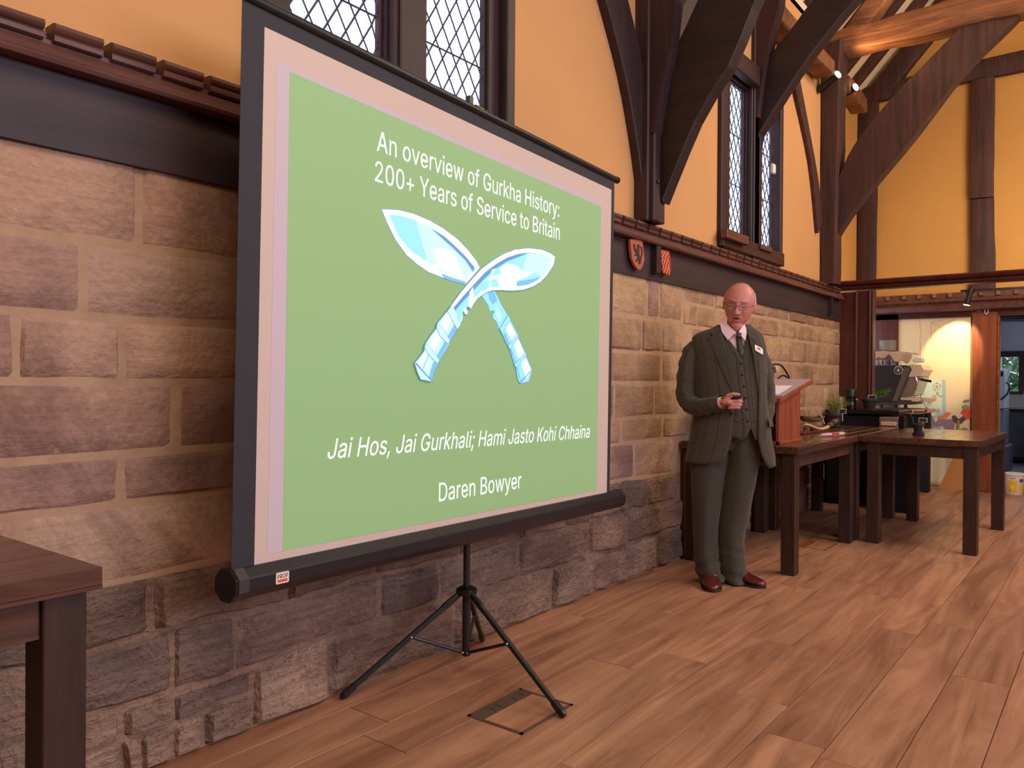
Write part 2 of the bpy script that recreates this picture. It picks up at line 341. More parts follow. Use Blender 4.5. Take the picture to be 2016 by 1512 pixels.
# stone courses: z of the bed joints, measured along the wall
course_z = [None, 1.565, 1.352, 1.170, 0.955, 0.81, 0.585, 0.402, 0.214, 0.0]
def top_z(x):
    pts = [(-3.2, 1.82), (0.82, 1.819), (1.02, 1.832), (1.21, 1.841), (1.36, 1.832), (1.56, 1.84), (3.96, 1.848), (4.34, 1.862), (4.87, 1.855), (5.5, 1.865), (6.32, 1.871), (7.07, 1.896), (8.6, 1.92)]
    for (a, za), (b_, zb) in zip(pts[:-1], pts[1:]):
        if a <= x <= b_: return za+(zb-za)*(x-a)/(b_-a)
    return 1.85
def bed(k, x):
    if k == 0: return top_z(x)
    z = course_z[k]
    if k >= 9: return 0.0
    amp = 0.004 if k < 6 else 0.011
    return z + amp*noise.noise(Vector((x*2.3, k*7.1, 0.3)))*2
def stone(x0, x1, zt, zb, kind, seed, gap=0.008):
    """zt, zb: functions of x; kind 0 smooth, 1 rough"""
    rr = random.Random(seed)
    nu = 4 if kind == 0 else 12; nv = 3 if kind == 0 else 8
    w = x1-x0
    if w < 0.08: nu = 3
    proud = rr.uniform(0.004, 0.012) if kind == 0 else rr.uniform(0.008, 0.03)
    tilt = rr.uniform(-0.004, 0.004)
    us = [0, 0.04 if w > .2 else .1]+[0.04+0.92*i/nu for i in range(1, nu)]+[0.96 if w > .2 else .9, 1]
    vss = [0, 0.09]+[0.09+0.82*i/nv for i in range(1, nv)]+[0.91, 1]
    V, F = [], []; off = Vector((rr.uniform(0, 50), rr.uniform(0, 50), 0)); jit = gap*(0.75 if kind == 0 else 1.3)
    for j, v in enumerate(vss):
        for i, u in enumerate(us):
            x = x0+gap+(w-2*gap)*u
            a, b_ = zt(x)-gap, zb(x)+(gap if zb(x) > 0.02 else 0.002)
            z = b_+(a-b_)*v
            edge = (i in (0, len(us)-1)) or (j in (0, len(vss)-1))
            n_ = Vector((noise.noise(Vector((x*9, z*9, 1))+off), noise.noise(Vector((x*9, z*9, 5))+off), 0))
            x += jit*n_.x; z += jit*n_.y
            if edge: y = Y0+0.004
            else:
                y = Y0-proud+tilt*(u-.5) - (0.003 if kind == 0 else 0.014)*noise.noise(Vector((x*7, z*7, 9))+off)
                if kind: y -= 0.010*noise.noise(Vector((x*16, z*26, 2))+off)+0.006*abs(noise.noise(Vector((x*30, z*60, 4))+off))
            z = max(z, 0.001); V.append((x, y, z))
    nU = len(us)
    for j in range(len(vss)-1):
        for i in range(nU-1): F.append((j*nU+i, j*nU+i+1, (j+1)*nU+i+1, (j+1)*nU+i))
    return MB().add(V, F)
left_j = {0: [-0.2, 0.28, 0.73, 1.19, 1.62, 2.1, 2.7, 3.2, 3.72, 4.37, 4.53, 4.85], 1: [-0.3, 0.2, 0.6, 1.03, 1.66, 2.1, 2.55, 3.1, 3.66, 4.3, 4.56, 4.87],
          2: [-0.4, 0.1, 0.50, 0.86, 1.14, 1.72, 2.2, 2.75, 3.3, 3.92, 4.57, 4.92], 3: [-0.35, 0.05, 0.45, 1.31, 1.9, 2.4, 2.9, 3.45, 3.98, 4.47, 4.82],
          4: [-0.3, 0.2, 0.62, 1.14, 1.75, 2.3, 2.85, 3.4, 4.06, 4.59, 4.97], 5: [-0.4, 0.0, 0.42, 0.87, 1.52, 2.0, 2.5, 3.0, 3.6, 4.22, 4.74],
          6: [-0.25, 0.3, 0.72, 1.23, 1.72, 2.13, 2.63, 3.06, 3.47, 3.72, 4.04, 4.38, 4.8], 7: [-0.2, 0.25, 0.6, 0.95, 1.30, 1.51, 2.16, 2.5, 3.07, 3.7, 4.12, 4.86],
          8: [-0.3, 0.15, 0.5, 0.8, 1.14, 1.30, 1.58, 1.90, 2.6, 3.35, 3.74, 4.12, 4.51, 4.9]}
far_j = {10: [4.87, 5.38, 5.72, 6.10, 6.43, 6.98, 7.47, 8.05, 8.38, 8.545], 11: [4.87, 5.09, 5.6, 5.95, 6.24, 6.72, 7.2, 7.78, 8.33, 8.545], 12: [5.0, 5.5, 5.95, 6.45, 6.96, 7.48, 8.09, 8.545],
         13: [4.9, 5.45, 6.0, 6.6, 7.1, 7.67, 8.35, 8.545], 14: [5.0, 5.55, 6.1, 6.6, 7.0, 7.45, 8.02, 8.545], 15: [5.1, 5.7, 6.3, 6.9, 7.5, 8.1, 8.545], 16: [5.2, 5.8, 6.4, 7.0, 7.6, 8.2, 8.545],
         17: [5.2, 5.7, 6.2, 6.8, 7.4, 8.0, 8.545], 18: [5.1, 5.6, 6.2, 6.7, 7.3, 7.9, 8.545], 19: [5.0, 5.6, 6.1, 6.7, 7.4, 8.1, 8.545]}
far_z = [None, 1.70, 1.548, 1.341, 1.137, 0.935, 0.765, 0.585, 0.402, 0.214, 0.0]
sid = 0
def put_stone(x0, x1, zt, zb, kind, mt):
    global sid
    sid += 1
    s = stone(x0, x1, zt, zb, kind, sid)
    cx, cz = (x0+x1)/2, (zt((x0+x1)/2)+zb((x0+x1)/2))/2
    o = s.build('stone', mt, wall_left, smooth=True, origin=(cx, Y0, cz))
    return o
for k, js in left_j.items():
    js = [-1.0]+js
    for a, b_ in zip(js[:-1], js[1:]):
        rough = k >= 6
        mt = 'stone_rough' if rough else ('stone_far' if a > 3.5 and k < 5 else 'stone')
        zt = lambda x, k=k: bed(k, x); zb = lambda x, k=k: bed(k+1, x)
        if k == 0 and a in (4.37,): mt = 'stone'
        if k == 8 and b_ < 1.7:      # rubble of two thin courses at the foot of the wall
            zm = lambda x: 0.115+0.016*noise.noise(Vector((x*5, 3, 3)))
            put_stone(a, b_, zt, zm, 1, mt); c_ = a+(b_-a)*(.35+.3*((sid*7) % 10)/10)
            put_stone(a, c_, zm, zb, 1, mt); put_stone(c_, b_, zm, zb, 1, mt); continue
        put_stone(a, b_, zt, zb, 1 if rough else 0, mt)
for k, js in far_j.items():
    kk = k-10
    for a, b_ in zip(js[:-1], js[1:]):
        zt = (lambda x: top_z(x)) if kk == 0 else (lambda x, kk=kk: far_z[kk])
        zb = lambda x, kk=kk: far_z[kk+1]
        put_stone(a, b_, zt, zb, 1 if kk >= 7 else 0, 'stone_far' if kk < 6 else 'stone_rough')

# frieze, cornice and dentils along the wall head
frieze = MB().box((-3.2, 2.296, 1.80), (8.5, 2.33, 2.04)).build('trim_1', 'frieze'); tag(frieze, kind='structure')
pr = [(2.33, 2.012), (2.262, 2.006), (2.246, 2.010), (2.241, 2.020), (2.246, 2.031), (2.252, 2.034), (2.262, 2.060), (2.268, 2.064), (2.268, 2.076), (2.33, 2.085)]
cornice = MB().prism([(-3.2, y, z) for y, z in pr], (11.62, 0, 0)).build('trim_2', 'cornice', smooth=True); tag(cornice, kind='structure')
dp = [(2.31, 2.070), (2.262, 2.068), (2.252, 2.073), (2.250, 2.084), (2.256, 2.092), (2.248, 2.096), (2.243, 2.106), (2.247, 2.117), (2.258, 2.121), (2.31, 2.121)]
dm = None
x = -0.59
while x < 8.25:
    if dm is None:
        o = MB().prism([(x, y, z) for y, z in dp], (0.126, 0, 0)).build('dentil', 'cornice', cornice, smooth=True, origin=(x, 2.3, 2.08)); dm = o
    else:
        o = dm.copy(); C.objects.link(o); o.location.x = x
    x += 0.1515
# mortar fillet behind the dentils
MB().box((-3.2, 2.300, 2.07), (8.35, 2.325, 2.108)).build('back_strip', 'mortar', cornice)
for xa, xb, l in ((oy(1281, 500, 2.296).x, oy(1302, 500, 2.255).x, 0), (oy(1629, 590, 2.296).x, oy(1640, 590, 2.255).x, 0)):
    MB().box((xa, 2.255, 1.84), (xb, 2.33, 2.04)).build('frieze_post', 'timber', frieze)

# ---------------------------------------------------------------- leaded windows
def clip_rect(poly, x0, x1, z0, z1):
    def cl(P, f, g):
        out = []
        for i in range(len(P)):
            a, b_ = P[i], P[(i+1) % len(P)]; fa, fb = f(a), f(b_)
            if fa >= 0: out.append(a)
            if fa*fb < 0: t = fa/(fa-fb); out.append((a[0]+(b_[0]-a[0])*t, a[1]+(b_[1]-a[1])*t))
        return out
    for f in (lambda p: p[0]-x0, lambda p: x1-p[0], lambda p: p[1]-z0, lambda p: z1-p[1]):
        poly = cl(poly, f, None)
        if len(poly) < 3: return []
    return poly
def leaded_light(parent, x0, x1, z0, z1, y, bars, w=0.088, h=0.142, frame=0.02):
    """one casement: frame, diamond panes each its own piece, lead lattice, saddle bars"""
    f = MB()
    for lo, hi in (((x0-frame, z0-frame), (x1+frame, z0)), ((x0-frame, z1), (x1+frame, z1+frame)), ((x0-frame, z0), (x0, z1)), ((x1, z0), (x1+frame, z1))):
        f.box((lo[0], y-0.012, lo[1]), (hi[0], y+0.015, hi[1]))
    cas = f.build('casement', 'timber', parent, bevel=0.003)
    lead = MB(); nx = int((x1-x0)/w)+3; nz = int((z1-z0)/h)+3
    full = None
    for j in range(-2*1, 2*nz+2):
        for i in range(-1, nx+1):
            cx = x0+i*w+(w/2 if j % 2 else 0); cz = z0+j*h/2
            dpoly = [(cx-w/2, cz), (cx, cz-h/2), (cx+w/2, cz), (cx, cz+h/2)]
            c = clip_rect(dpoly, x0, x1, z0, z1)
            if len(c) < 3: continue
            g = 0.0015; dx = 0.003*noise.noise(Vector((cx*40, cz*40, 0)))
            isfull = len(c) == 4 and abs(c[0][0]-dpoly[0][0]) < 1e-6 and all(abs(a[0]-b_[0])+abs(a[1]-b_[1]) < 1e-6 for a, b_ in zip(c, dpoly))
            if isfull and full is not None:
                o = full.copy(); C.objects.link(o); o.location += Vector((cx-full_c[0], 0, cz-full_c[1]))
            else:
                o = MB().prism([(p[0], y+dx*0.3, p[1]) for p in c], (0, 0.003, 0)).build('pane', 'glass', cas, origin=(cx, y, cz))
                if isfull: full = o; full_c = (cx, cz)
            # came along the two lower edges of each diamond
            for a, b_ in ((dpoly[0], dpoly[1]), (dpoly[1], dpoly[2])):
                mid = ((a[0]+b_[0])/2, (a[1]+b_[1])/2)
                if x0 <= mid[0] <= x1 and z0 <= mid[1] <= z1:
                    A = Vector((a[0], y-0.002, a[1])); B_ = Vector((b_[0], y-0.002, b_[1]))
                    A.x = min(max(A.x, x0), x1); B_.x = min(max(B_.x, x0), x1); A.z = min(max(A.z, z0), z1); B_.z = min(max(B_.z, z0), z1)
                    lead.tube([A, B_], 0.0042, 4, False)
    for zb in bars: lead.tube([(x0, y-0.008, zb), (x1, y-0.008, zb)], 0.004, 5, False)
    lead.build('lead_came', 'lead', cas)
    return cas
def window(n, hole, lights, label, mull, bars):
    x0, x1, z0, z1 = hole
    w = empty('window_%d' % n, ((x0+x1)/2, Y0, z0), label, kind='structure')
    f = MB(); fr = 0.09
    f.box((x0-.035, 2.285, z0-.05), (x0+fr-.03, 2.39, z1+.05)); f.box((x1-.03, 2.285, z0-.05), (x1+.03, 2.39, z1+.05))
    f.box((x0-.035, 2.285, z1-.06), (x1+.03, 2.39, z1+.06))
    f.build('window_frame', 'timber', w, bevel=0.006)
    MB().box((x0-.03, 2.27, z0-.05), (x1+.03, 2.40, z0+.06)).build('window_sill', 'timber_x', w, bevel=0.006)
    for a, b_ in mull: 
        m = MB().box((a, 2.30, z0), (b_, 2.39, z1)); m.box((a+.02, 2.285, z0), (b_-.02, 2.31, z1)); m.build('mullion', 'timber', w, bevel=0.006)
    ea = [x0-.03]+[q for l_ in lights for q in (l_[0]-.015, l_[1]+.015)]+[x1+.03]
    fl_ = MB()
    for q in range(0, len(ea), 2): fl_.box((ea[q], 2.34, z0), (ea[q+1], 2.388, z1+.05))
    for l_ in lights: fl_.box((l_[0]-.02, 2.34, z0), (l_[1]+.02, 2.388, l_[2]-.015)); fl_.box((l_[0]-.02, 2.34, l_[3]+.015), (l_[1]+.02, 2.388, z1+.05))
    fl_.build('jamb_lining', 'timber', w)
    for (a, b_, c, d) in lights: leaded_light(w, a, b_, c, d, 2.372, bars)
    return w
g = lambda px: oy(px, 400, 2.37).x
window(1, W1, [(g(566), g(741), 2.30, 3.62), (g(828), g(947), 2.30, 3.62)], 'two-light leaded window behind the top of the projection screen', [(g(744)+.02, g(826)-.03)], [2.62, 3.1])
window(2, W2, [(g(1430), g(1460), 2.33, 3.44), (g(1494), g(1520), 2.30, 3.44)], 'tall two-light leaded window high above the speaker', [(g(1463), oy(1493, 400, 2.30).x)], [2.68, 3.06])
MB().box((oy(1432, 452, 2.22).x, 2.22, oy(1440, 470, 2.22).z), (oy(1475, 470, 2.22).x, 2.27, oy(1440, 452, 2.22).z)).build('sill_board', 'cornice', D.objects['window_2'], bevel=0.004)
MB().box((oy(1499, 490, 2.25).x, 2.25, 2.22), (oy(1521, 490, 2.25).x, 2.29, 2.26)).build('sill_board', 'cornice', D.objects['window_2'], bevel=0.004)
o = MB().box((oy(1523, 330, 2.26).x, 2.26, oy(1525, 341, 2.26).z), (oy(1528, 330, 2.26).x, 2.287, oy(1525, 322, 2.26).z)).build('alarm_contact', 'white', bevel=0.006); tag(o, 'small white contact sensor on the frame of the tall leaded window', 'sensor')
# ---------------------------------------------------------------- timber frame
def curved(name, lower, upper, x0, x1, mt, parent, n=14):
    """brace in a plane x = const: lower and upper edge as (y, z) polylines, resampled"""
    def res(P):
        P = [Vector((p[0], p[1], 0)) for p in P]; L = [0]
        for a, b_ in zip(P[:-1], P[1:]): L.append(L[-1]+(b_-a).length)
        out = []
        for i in range(n+1):
            t = L[-1]*i/n; k = 0
            while k < len(L)-2 and L[k+1] < t: k += 1
            f = (t-L[k])/max(1e-9, L[k+1]-L[k])
            # catmull-rom
            p0, p1, p2, p3 = P[max(k-1, 0)], P[k], P[k+1], P[min(k+2, len(P)-1)]
            out.append(0.5*((2*p1)+(-p0+p2)*f+(2*p0-5*p1+4*p2-p3)*f*f+(-p0+3*p1-3*p2+p3)*f**3))
        return out
    lo, up = res(lower), res(upper); rings = []
    for i in range(n+1):
        w = 0.004*noise.noise(Vector((i*0.8, x0, 0)))
        rings.append([(x0+w, lo[i].x, lo[i].y), (x1+w, lo[i].x, lo[i].y), (x1+w, up[i].x, up[i].y), (x0+w, up[i].x, up[i].y)])
    return MB().loft(rings).build(name, mt, parent, bevel=0.008)
def wallbrace(name, A, B_, y0, y1, mt, parent, n=12):
    """brace flat on the wall: two edge polylines as (x, z)"""
    def res(P):
        out = []
        for i in range(n+1):
            t = (len(P)-1)*i/n; k = min(int(t), len(P)-2); f = t-k
            P_ = [Vector((p[0], p[1])) for p in P]; p0, p1, p2, p3 = P_[max(k-1, 0)], P_[k], P_[k+1], P_[min(k+2, len(P)-1)]
            out.append(0.5*((2*p1)+(-p0+p2)*f+(2*p0-5*p1+4*p2-p3)*f*f+(-p0+3*p1-3*p2+p3)*f**3))
        return out
    a, b_ = res(A), res(B_)
    rings = [[(a[i].x, y0, a[i].y), (b_[i].x, y0, b_[i].y), (b_[i].x, y1, b_[i].y), (a[i].x, y1, a[i].y)] for i in range(n+1)]
    return MB().loft(rings).build(name, mt, parent, bevel=0.005)
def rough_beam(rings, name, mt, parent, amp=0.008, seed=0, sub=10):
    """old hand-hewn timber: ring list of 4-corner cross-sections, subdivided and made uneven"""
    out = []
    for r0, r1 in zip(rings[:-1], rings[1:]):
        for i in range(sub):
            t = i/sub; out.append([Vector(a).lerp(Vector(b_), t) for a, b_ in zip(r0, r1)])
    out.append([Vector(a) for a in rings[-1]])
    full = []
    for r in out:
        q = []
        for k in range(4):
            a, b_ = r[k], r[(k+1) % 4]
            for f in (0.08, 0.5, 0.92): q.append(a.lerp(b_, f))
        full.append([p+Vector((noise.noise(p*3.1+Vector((seed, 0, 0))), noise.noise(p*3.3+Vector((0, seed, 9))), noise.noise(p*3.7+Vector((5, 0, seed)))))*amp*1.6 + Vector((noise.noise(p*14), noise.noise(p*13+Vector((3, 3, 3))), noise.noise(p*15+Vector((7, 1, 0)))))*amp*0.5 for p in q])
    return MB().loft(full).build(name, mt, parent, smooth=True)
# near roof truss (on the wall just right of the screen)
t1 = empty('roof_truss', (4.35, 2.26, 2.12), 'dark roof truss with broad curved brace rising beside the screen', 'roof truss')
MB().box((4.19, 2.225, 2.125), (4.27, 2.32, 4.6)).build('post', 'timber', t1, bevel=0.008)
MB().box((4.215, 2.195, 2.125), (4.295, 2.32, 4.6)).build('post', 'timber', t1, bevel=0.008)
curved('arch_brace', [(2.19, 2.24), (2.10, 2.44), (1.945, 2.75), (1.763, 2.987), (1.62, 3.30), (1.35, 3.75), (0.95, 4.2)],
       [(2.24, 2.34), (2.245, 2.75), (2.206, 3.003), (2.108, 3.16), (1.975, 3.391), (1.75, 3.85), (1.35, 4.45)], 4.30, 4.405, 'timber_y', t1)
wallbrace('wall_brace', [(4.20, 2.34), (4.12, 2.60), (3.98, 2.93), (3.753, 3.285), (3.45, 3.7)], [(4.24, 2.44), (4.235, 2.75), (4.20, 3.02), (3.99, 3.39), (3.68, 3.80)], 2.262, 2.32, 'timber', t1)
wallbrace('wall_brace', [(4.30, 3.0), (4.66, 3.30), (4.92, 3.62), (5.25, 3.95)], [(4.30, 3.2), (4.58, 3.44), (4.82, 3.72), (5.1, 4.0)], 2.262, 2.32, 'timber', t1)
MB().box((4.295, 2.20, 2.125), (4.36, 2.32, 2.27)).build('brace_seat', 'timber', t1, bevel=0.004)
def jowl(x0, x1, pts, t):
    P = [ox(px, py, x0) for px, py in pts]; P = [(x0, 2.33, P[0].z)]+[(x0, q.y, q.z) for q in P]+[(x0, P[-1].y, 4.6), (x0, 2.33, 4.6)]
    MB().prism(P, (x1-x0, 0, 0)).build('jowl', 'timber', t)
jowl(4.205, 4.30, [(1288, 260), (1300, 180), (1318, 100), (1324, 60), (1331, 0)], t1)
for z in (2.36, 2.72, 2.96): MB().lathe((4.25, 2.197, z), [(0.012, 0), (0.012, 0.012), (0.004, 0.018)], 8, (0, -1, 0)).build('oak_peg', 'timber', t1)
# middle truss at the second window
t2 = empty('roof_truss', (6.17, 2.28, 2.12), 'dark middle roof truss springing from the mullion of the tall leaded window', 'roof truss')
MB().box((6.05, 2.285, 2.125), (6.19, 2.33, 4.6)).build('post', 'timber', t2, bevel=0.006)
jowl(6.06, 6.19, [(1492, 230), (1498, 170), (1508, 110), (1519, 60), (1535, 0)], t2)
curved('arch_brace', [(2.30, 3.02), (2.295, 3.10), (2.155, 3.307), (1.886, 3.658), (1.561, 3.988), (1.15, 4.3)],
       [(2.318, 3.30), (2.318, 3.542), (2.198, 3.734), (2.041, 3.891), (1.871, 4.077), (1.45, 4.5)], 6.13, 6.25, 'timber_y', t2)
MB().box((5.42, 2.25, 3.47), (6.10, 2.32, 3.62)).build('window_head', 'timber_x', t2, bevel=0.006)
wallbrace('wall_brace', [(6.30, 3.2), (6.45, 3.5), (6.62, 3.8)], [(6.30, 3.4), (6.38, 3.6), (6.52, 3.9)], 2.262, 2.32, 'timber', t2)
# old truss with the tie beam
t3 = empty('roof_truss', (7.97, 2.25, 2.12), 'old brown oak truss with tie beam lit from below by lamps', 'roof truss')
rough_beam([[(7.86, 2.32, 2.12), (7.86, 2.185, 2.12), (8.09, 2.185, 2.12), (8.09, 2.32, 2.12)], [(7.84, 2.32, 3.2), (7.84, 2.16, 3.2), (8.10, 2.16, 3.2), (8.10, 2.32, 3.2)], [(7.83, 2.34, 4.42), (7.83, 2.13, 4.42), (8.09, 2.13, 4.42), (8.09, 2.34, 4.42)]], 'post', 'old_post', t3, 0.008, 3)
rough_beam([[(7.88, 2.40, 4.33), (8.11, 2.40, 4.33), (8.11, 2.40, 4.54), (7.88, 2.40, 4.52)], [(7.88, 1.5, 4.305), (8.12, 1.5, 4.305), (8.12, 1.5, 4.565), (7.90, 1.5, 4.56)], [(7.88, 0.7, 4.30), (8.12, 0.7, 4.30), (8.12, 0.7, 4.60), (7.88, 0.7, 4.58)], [(7.88, -4.4, 4.33), (8.12, -4.4, 4.33), (8.12, -4.4, 4.54), (7.88, -4.4, 4.54)]], 'tie_beam', 'old_beam', t3, 0.014, 8, 12)
b3lo = [(2.265, 2.431), (2.20, 2.56), (1.974, 2.889), (1.538, 3.393), (1.132, 3.908), (0.788, 4.224), (0.70, 4.31)]
b3up = [(2.20, 2.95), (2.20, 3.05), (2.05, 3.40), (1.75, 3.76), (1.45, 4.04), (1.15, 4.31), (1.10, 4.33)]
curved('arch_brace', b3lo, b3up, 7.93, 8.07, 'old_post', t3, 18)
rough_beam([[(7.92, 2.15, 4.52), (8.08, 2.15, 4.52), (8.08, 1.93, 4.52), (7.92, 1.93, 4.52)], [(7.92, 1.45, 5.34), (8.08, 1.45, 5.34), (8.08, 1.20, 5.34), (7.92, 1.20, 5.34)]], 'principal_rafter', 'old_beam', t3, 0.012, 5, 8)
wallbrace('wall_brace', [(7.69, 2.58), (7.45, 3.2), (6.98, 3.76), (6.8, 3.98)], [(7.79, 2.70), (7.66, 3.1), (7.14, 3.82), (7.0, 4.02)], 2.28, 2.32, 'old_post', t3)
wallbrace('wall_brace', [(8.36, 2.7), (8.62, 3.3), (8.95, 4.0), (9.02, 4.2)], [(8.36, 3.0), (8.52, 3.5), (8.80, 4.1), (8.86, 4.25)], 2.47, 2.50, 'old_post', t3)
# wall plates
rough_beam([[(6.2, 2.30, 4.0), (6.2, 2.13, 4.0), (6.2, 2.13, 4.15), (6.2, 2.30, 4.15)], [(7.60, 2.30, 4.0), (7.60, 2.13, 4.0), (7.60, 2.13, 4.15), (7.60, 2.30, 4.15)]], 'wall_plate', 'old_beam', None, 0.008, 2)
tag(D.objects['wall_plate'], 'long timber wall plate high on the wall with sawn end left of the old truss', 'beam')
o = rough_beam([[(8.10, 2.30, 4.02), (8.10, 2.13, 4.02), (8.10, 2.13, 4.17), (8.10, 2.30, 4.17)], [(8.88, 2.32, 4.02), (8.88, 2.15, 4.02), (8.88, 2.15, 4.17), (8.88, 2.32, 4.17)]], 'wall_plate', 'old_beam', None, 0.008, 4)
tag(o, 'short timber wall plate stub just right of the old truss post', 'beam')
# lamps strapped to the truss
M['lamp_black'] = mat('lamp_black', rgb(22, 22, 26), 0.45)
def tube_lamp(A, B_, r, label):
    A, B_ = Vector(A), Vector(B_); d = (B_-A).normalized()
    t = empty('tube_lamp', A, label, 'spotlight')
    MB().tube([A, B_], r, 16).build('housing', 'lamp_black', t, smooth=True)
    MB().lathe(B_, [(r*1.04, 0), (r*1.04, 0.008), (r*0.9, 0.012)], 16, d).build('lens', 'ledwhite', t)
    return t
tube_lamp(ox(1612, 178, 7.74), ox(1649, 147, 7.66), 0.035, 'black tube spotlight aimed upward on the left of the old truss post')
tube_lamp(ox(1662, 187, 8.25), ox(1684, 172, 8.2), 0.035, 'black tube spotlight aimed upward on the right of the old truss post')
t = empty('lamp_driver', ox(1606, 165, 7.75), 'small black box hung by a wire left of the old truss post', 'box')
p = ox(1606, 165, 7.75); MB().box((p.x-.03, p.y-.03, p.z-.075), (p.x+.03, p.y+.03, p.z+.07)).build('body', 'lamp_black', t, bevel=0.008)
MB().tube([p+Vector((0, 0, .07)), p+Vector((0.02, 0.01, .13)), ox(1612, 140, 7.72)], 0.004, 6).build('wire', 'lamp_black', t)
MB().tube([ox(1607, 167, 7.74), ox(1617, 168, 7.74)], 0.012, 6).build('bracket', 'lamp_black', t)

# ---------------------------------------------------------------- gable wall, partition and opening
XG = 9.95
wall_far = MB()
def gbox(m, y0, y1, z0, z1, x0=XG, x1=XG+0.2): m.box((x0, y0, z0), (x1, y1, z1))
gbox(wall_far, -5.0, 2.75, 2.0, 8.6)
gbox(wall_far, 1.06, 2.75, -0.05, 2.0, XG+0.02); gbox(wall_far, -5.0, -0.6, -0.05, 2.0)
wall_far = wall_far.build('wall_far', 'gable_plaster'); tag(wall_far, 'golden plastered gable wall with old oak posts', kind='structure')
gt_ = empty('gable_frame', (9.9, 1.3, 2.0), 'old timber frame of posts and tie beam on the golden gable wall', 'timber frame')
gx0, gx1 = 9.88, 9.97
rough_beam([[(gx0, 2.49, 2.0), (gx1, 2.49, 2.0), (gx1, 2.29, 2.0), (gx0, 2.29, 2.0)], [(gx0, 2.49, 4.5), (gx1, 2.49, 4.5), (gx1, 2.28, 4.5), (gx0, 2.28, 4.5)]], 'post', 'old_post', gt_, 0.006, 11)
rough_beam([[(gx0, 1.325, 2.0), (gx1, 1.325, 2.0), (gx1, 1.085, 2.0), (gx0, 1.085, 2.0)], [(gx0, 1.325, 3.17), (gx1, 1.325, 3.17), (gx1, 1.11, 3.17), (gx0, 1.11, 3.17)]], 'post', 'old_post', gt_, 0.006, 12)
rough_beam([[(gx0, 1.34, 3.18), (gx1, 1.34, 3.18), (gx1, 1.11, 3.18), (gx0, 1.11, 3.18)], [(gx0, 1.34, 4.5), (gx1, 1.34, 4.5), (gx1, 1.115, 4.5), (gx0, 1.115, 4.5)]], 'post', 'old_post', gt_, 0.006, 13)
rough_beam([[(gx0-.02, 2.5, 4.43), (gx1, 2.5, 4.43), (gx1, 2.5, 4.62), (gx0-.02, 2.5, 4.62)], [(gx0-.02, 1.3, 4.47), (gx1, 1.3, 4.47), (gx1, 1.3, 4.67), (gx0-.02, 1.3, 4.67)], [(gx0-.02, -2.5, 4.48), (gx1, -2.5, 4.48), (gx1, -2.5, 4.68), (gx0-.02, -2.5, 4.68)]], 'tie_beam', 'old_post', gt_, 0.01, 14)
rough_beam([[(gx0-.03, 2.50, 4.45), (gx1, 2.50, 4.45), (gx1, 2.18, 4.45), (gx0-.03, 2.18, 4.45)], [(gx0-.03, 0.2, 7.15), (gx1, 0.2, 7.15), (gx1, -0.10, 7.15), (gx0-.03, -0.10, 7.15)]], 'gable_rafter', 'old_post', gt_, 0.012, 15)
# carved bressumer with blocks over the doorway
bres = MB().prism([(9.86, 2.5, 1.965), (9.80, 2.5, 1.975), (9.79, 2.5, 2.02), (9.83, 2.5, 2.05), (9.80, 2.5, 2.07), (9.82, 2.5, 2.10), (9.86, 2.5, 2.115), (9.86, 2.5, 2.17), (9.97, 2.5, 2.17), (9.97, 2.5, 1.965)], (0, -5.0, 0)).build('door_lintel', 'cornice', smooth=True)
tag(bres, 'moulded dark lintel beam with a row of pale wooden blocks above the doorway', 'beam')
for k, yy in enumerate([2.17, 2.0, 1.845, 1.69, 1.535, 1.24, 1.08, 0.92, 0.77, 0.6]):
    MB().box((9.835, yy-.045, 2.118), (9.90, yy-.005, 2.168)).build('block', 'old_beam', bres, bevel=0.004)
MB().box((9.90, 0.0, 1.90), (9.99, 2.32, 1.965)).build('trim_3', 'red_panel')['kind'] = 'structure'
col = MB().box((9.89, 1.06, 0), (9.968, 1.30, 1.95)).build('doorway_post', 'column_red', bevel=0.01)
tag(col, 'red-brown timber post between white panel and kitchen doorway', 'post')
MB().box((9.885, 1.045, 0), (9.93, 1.062, 1.90)).build('edge_strip', 'old_beam', col)
MB().box((9.90, 2.04, 0), (9.99, 2.30, 1.96)).build('wall_panel', 'red_panel')
tag(D.objects['wall_panel'], 'dark red wooden panel behind the coffee machine', 'panel')
# partition at the end of the stone wall
XP = 8.55
part = empty('partition_frame', (XP, 2.15, 0), 'red-brown panelled timber partition at the end of the stone wall', 'partition')
MB().box((XP, 2.16, 0), (XP+.10, 2.34, 2.10)).build('stile', 'red_panel', part, bevel=0.004)
MB().box((XP+.012, 2.03, 0), (XP+.09, 2.16, 2.10)).build('panel', 'red_panel', part)
MB().box((XP-.012, 2.145, 0), (XP+.01, 2.165, 2.10)).build('moulding', 'cornice', part, bevel=0.004)
MB().box((XP-.01, 2.015, 0), (XP+.10, 2.035, 2.11)).build('moulding', 'cornice', part, bevel=0.004)
MB().box((XP-.01, 1.992, 0), (XP+.10, 2.006, 2.11)).build('moulding', 'cornice', part, bevel=0.004)
MB().prism([(XP-.03, 2.5, 2.215), (XP-.05, 2.5, 2.20), (XP-.04, 2.5, 2.175), (XP-.01, 2.5, 2.16), (XP-.02, 2.5, 2.14), (XP, 2.5, 2.12), (XP+.12, 2.5, 2.12), (XP+.12, 2.5, 2.215)], (0, -5.5, 0)).build('rail', 'red_panel', part)

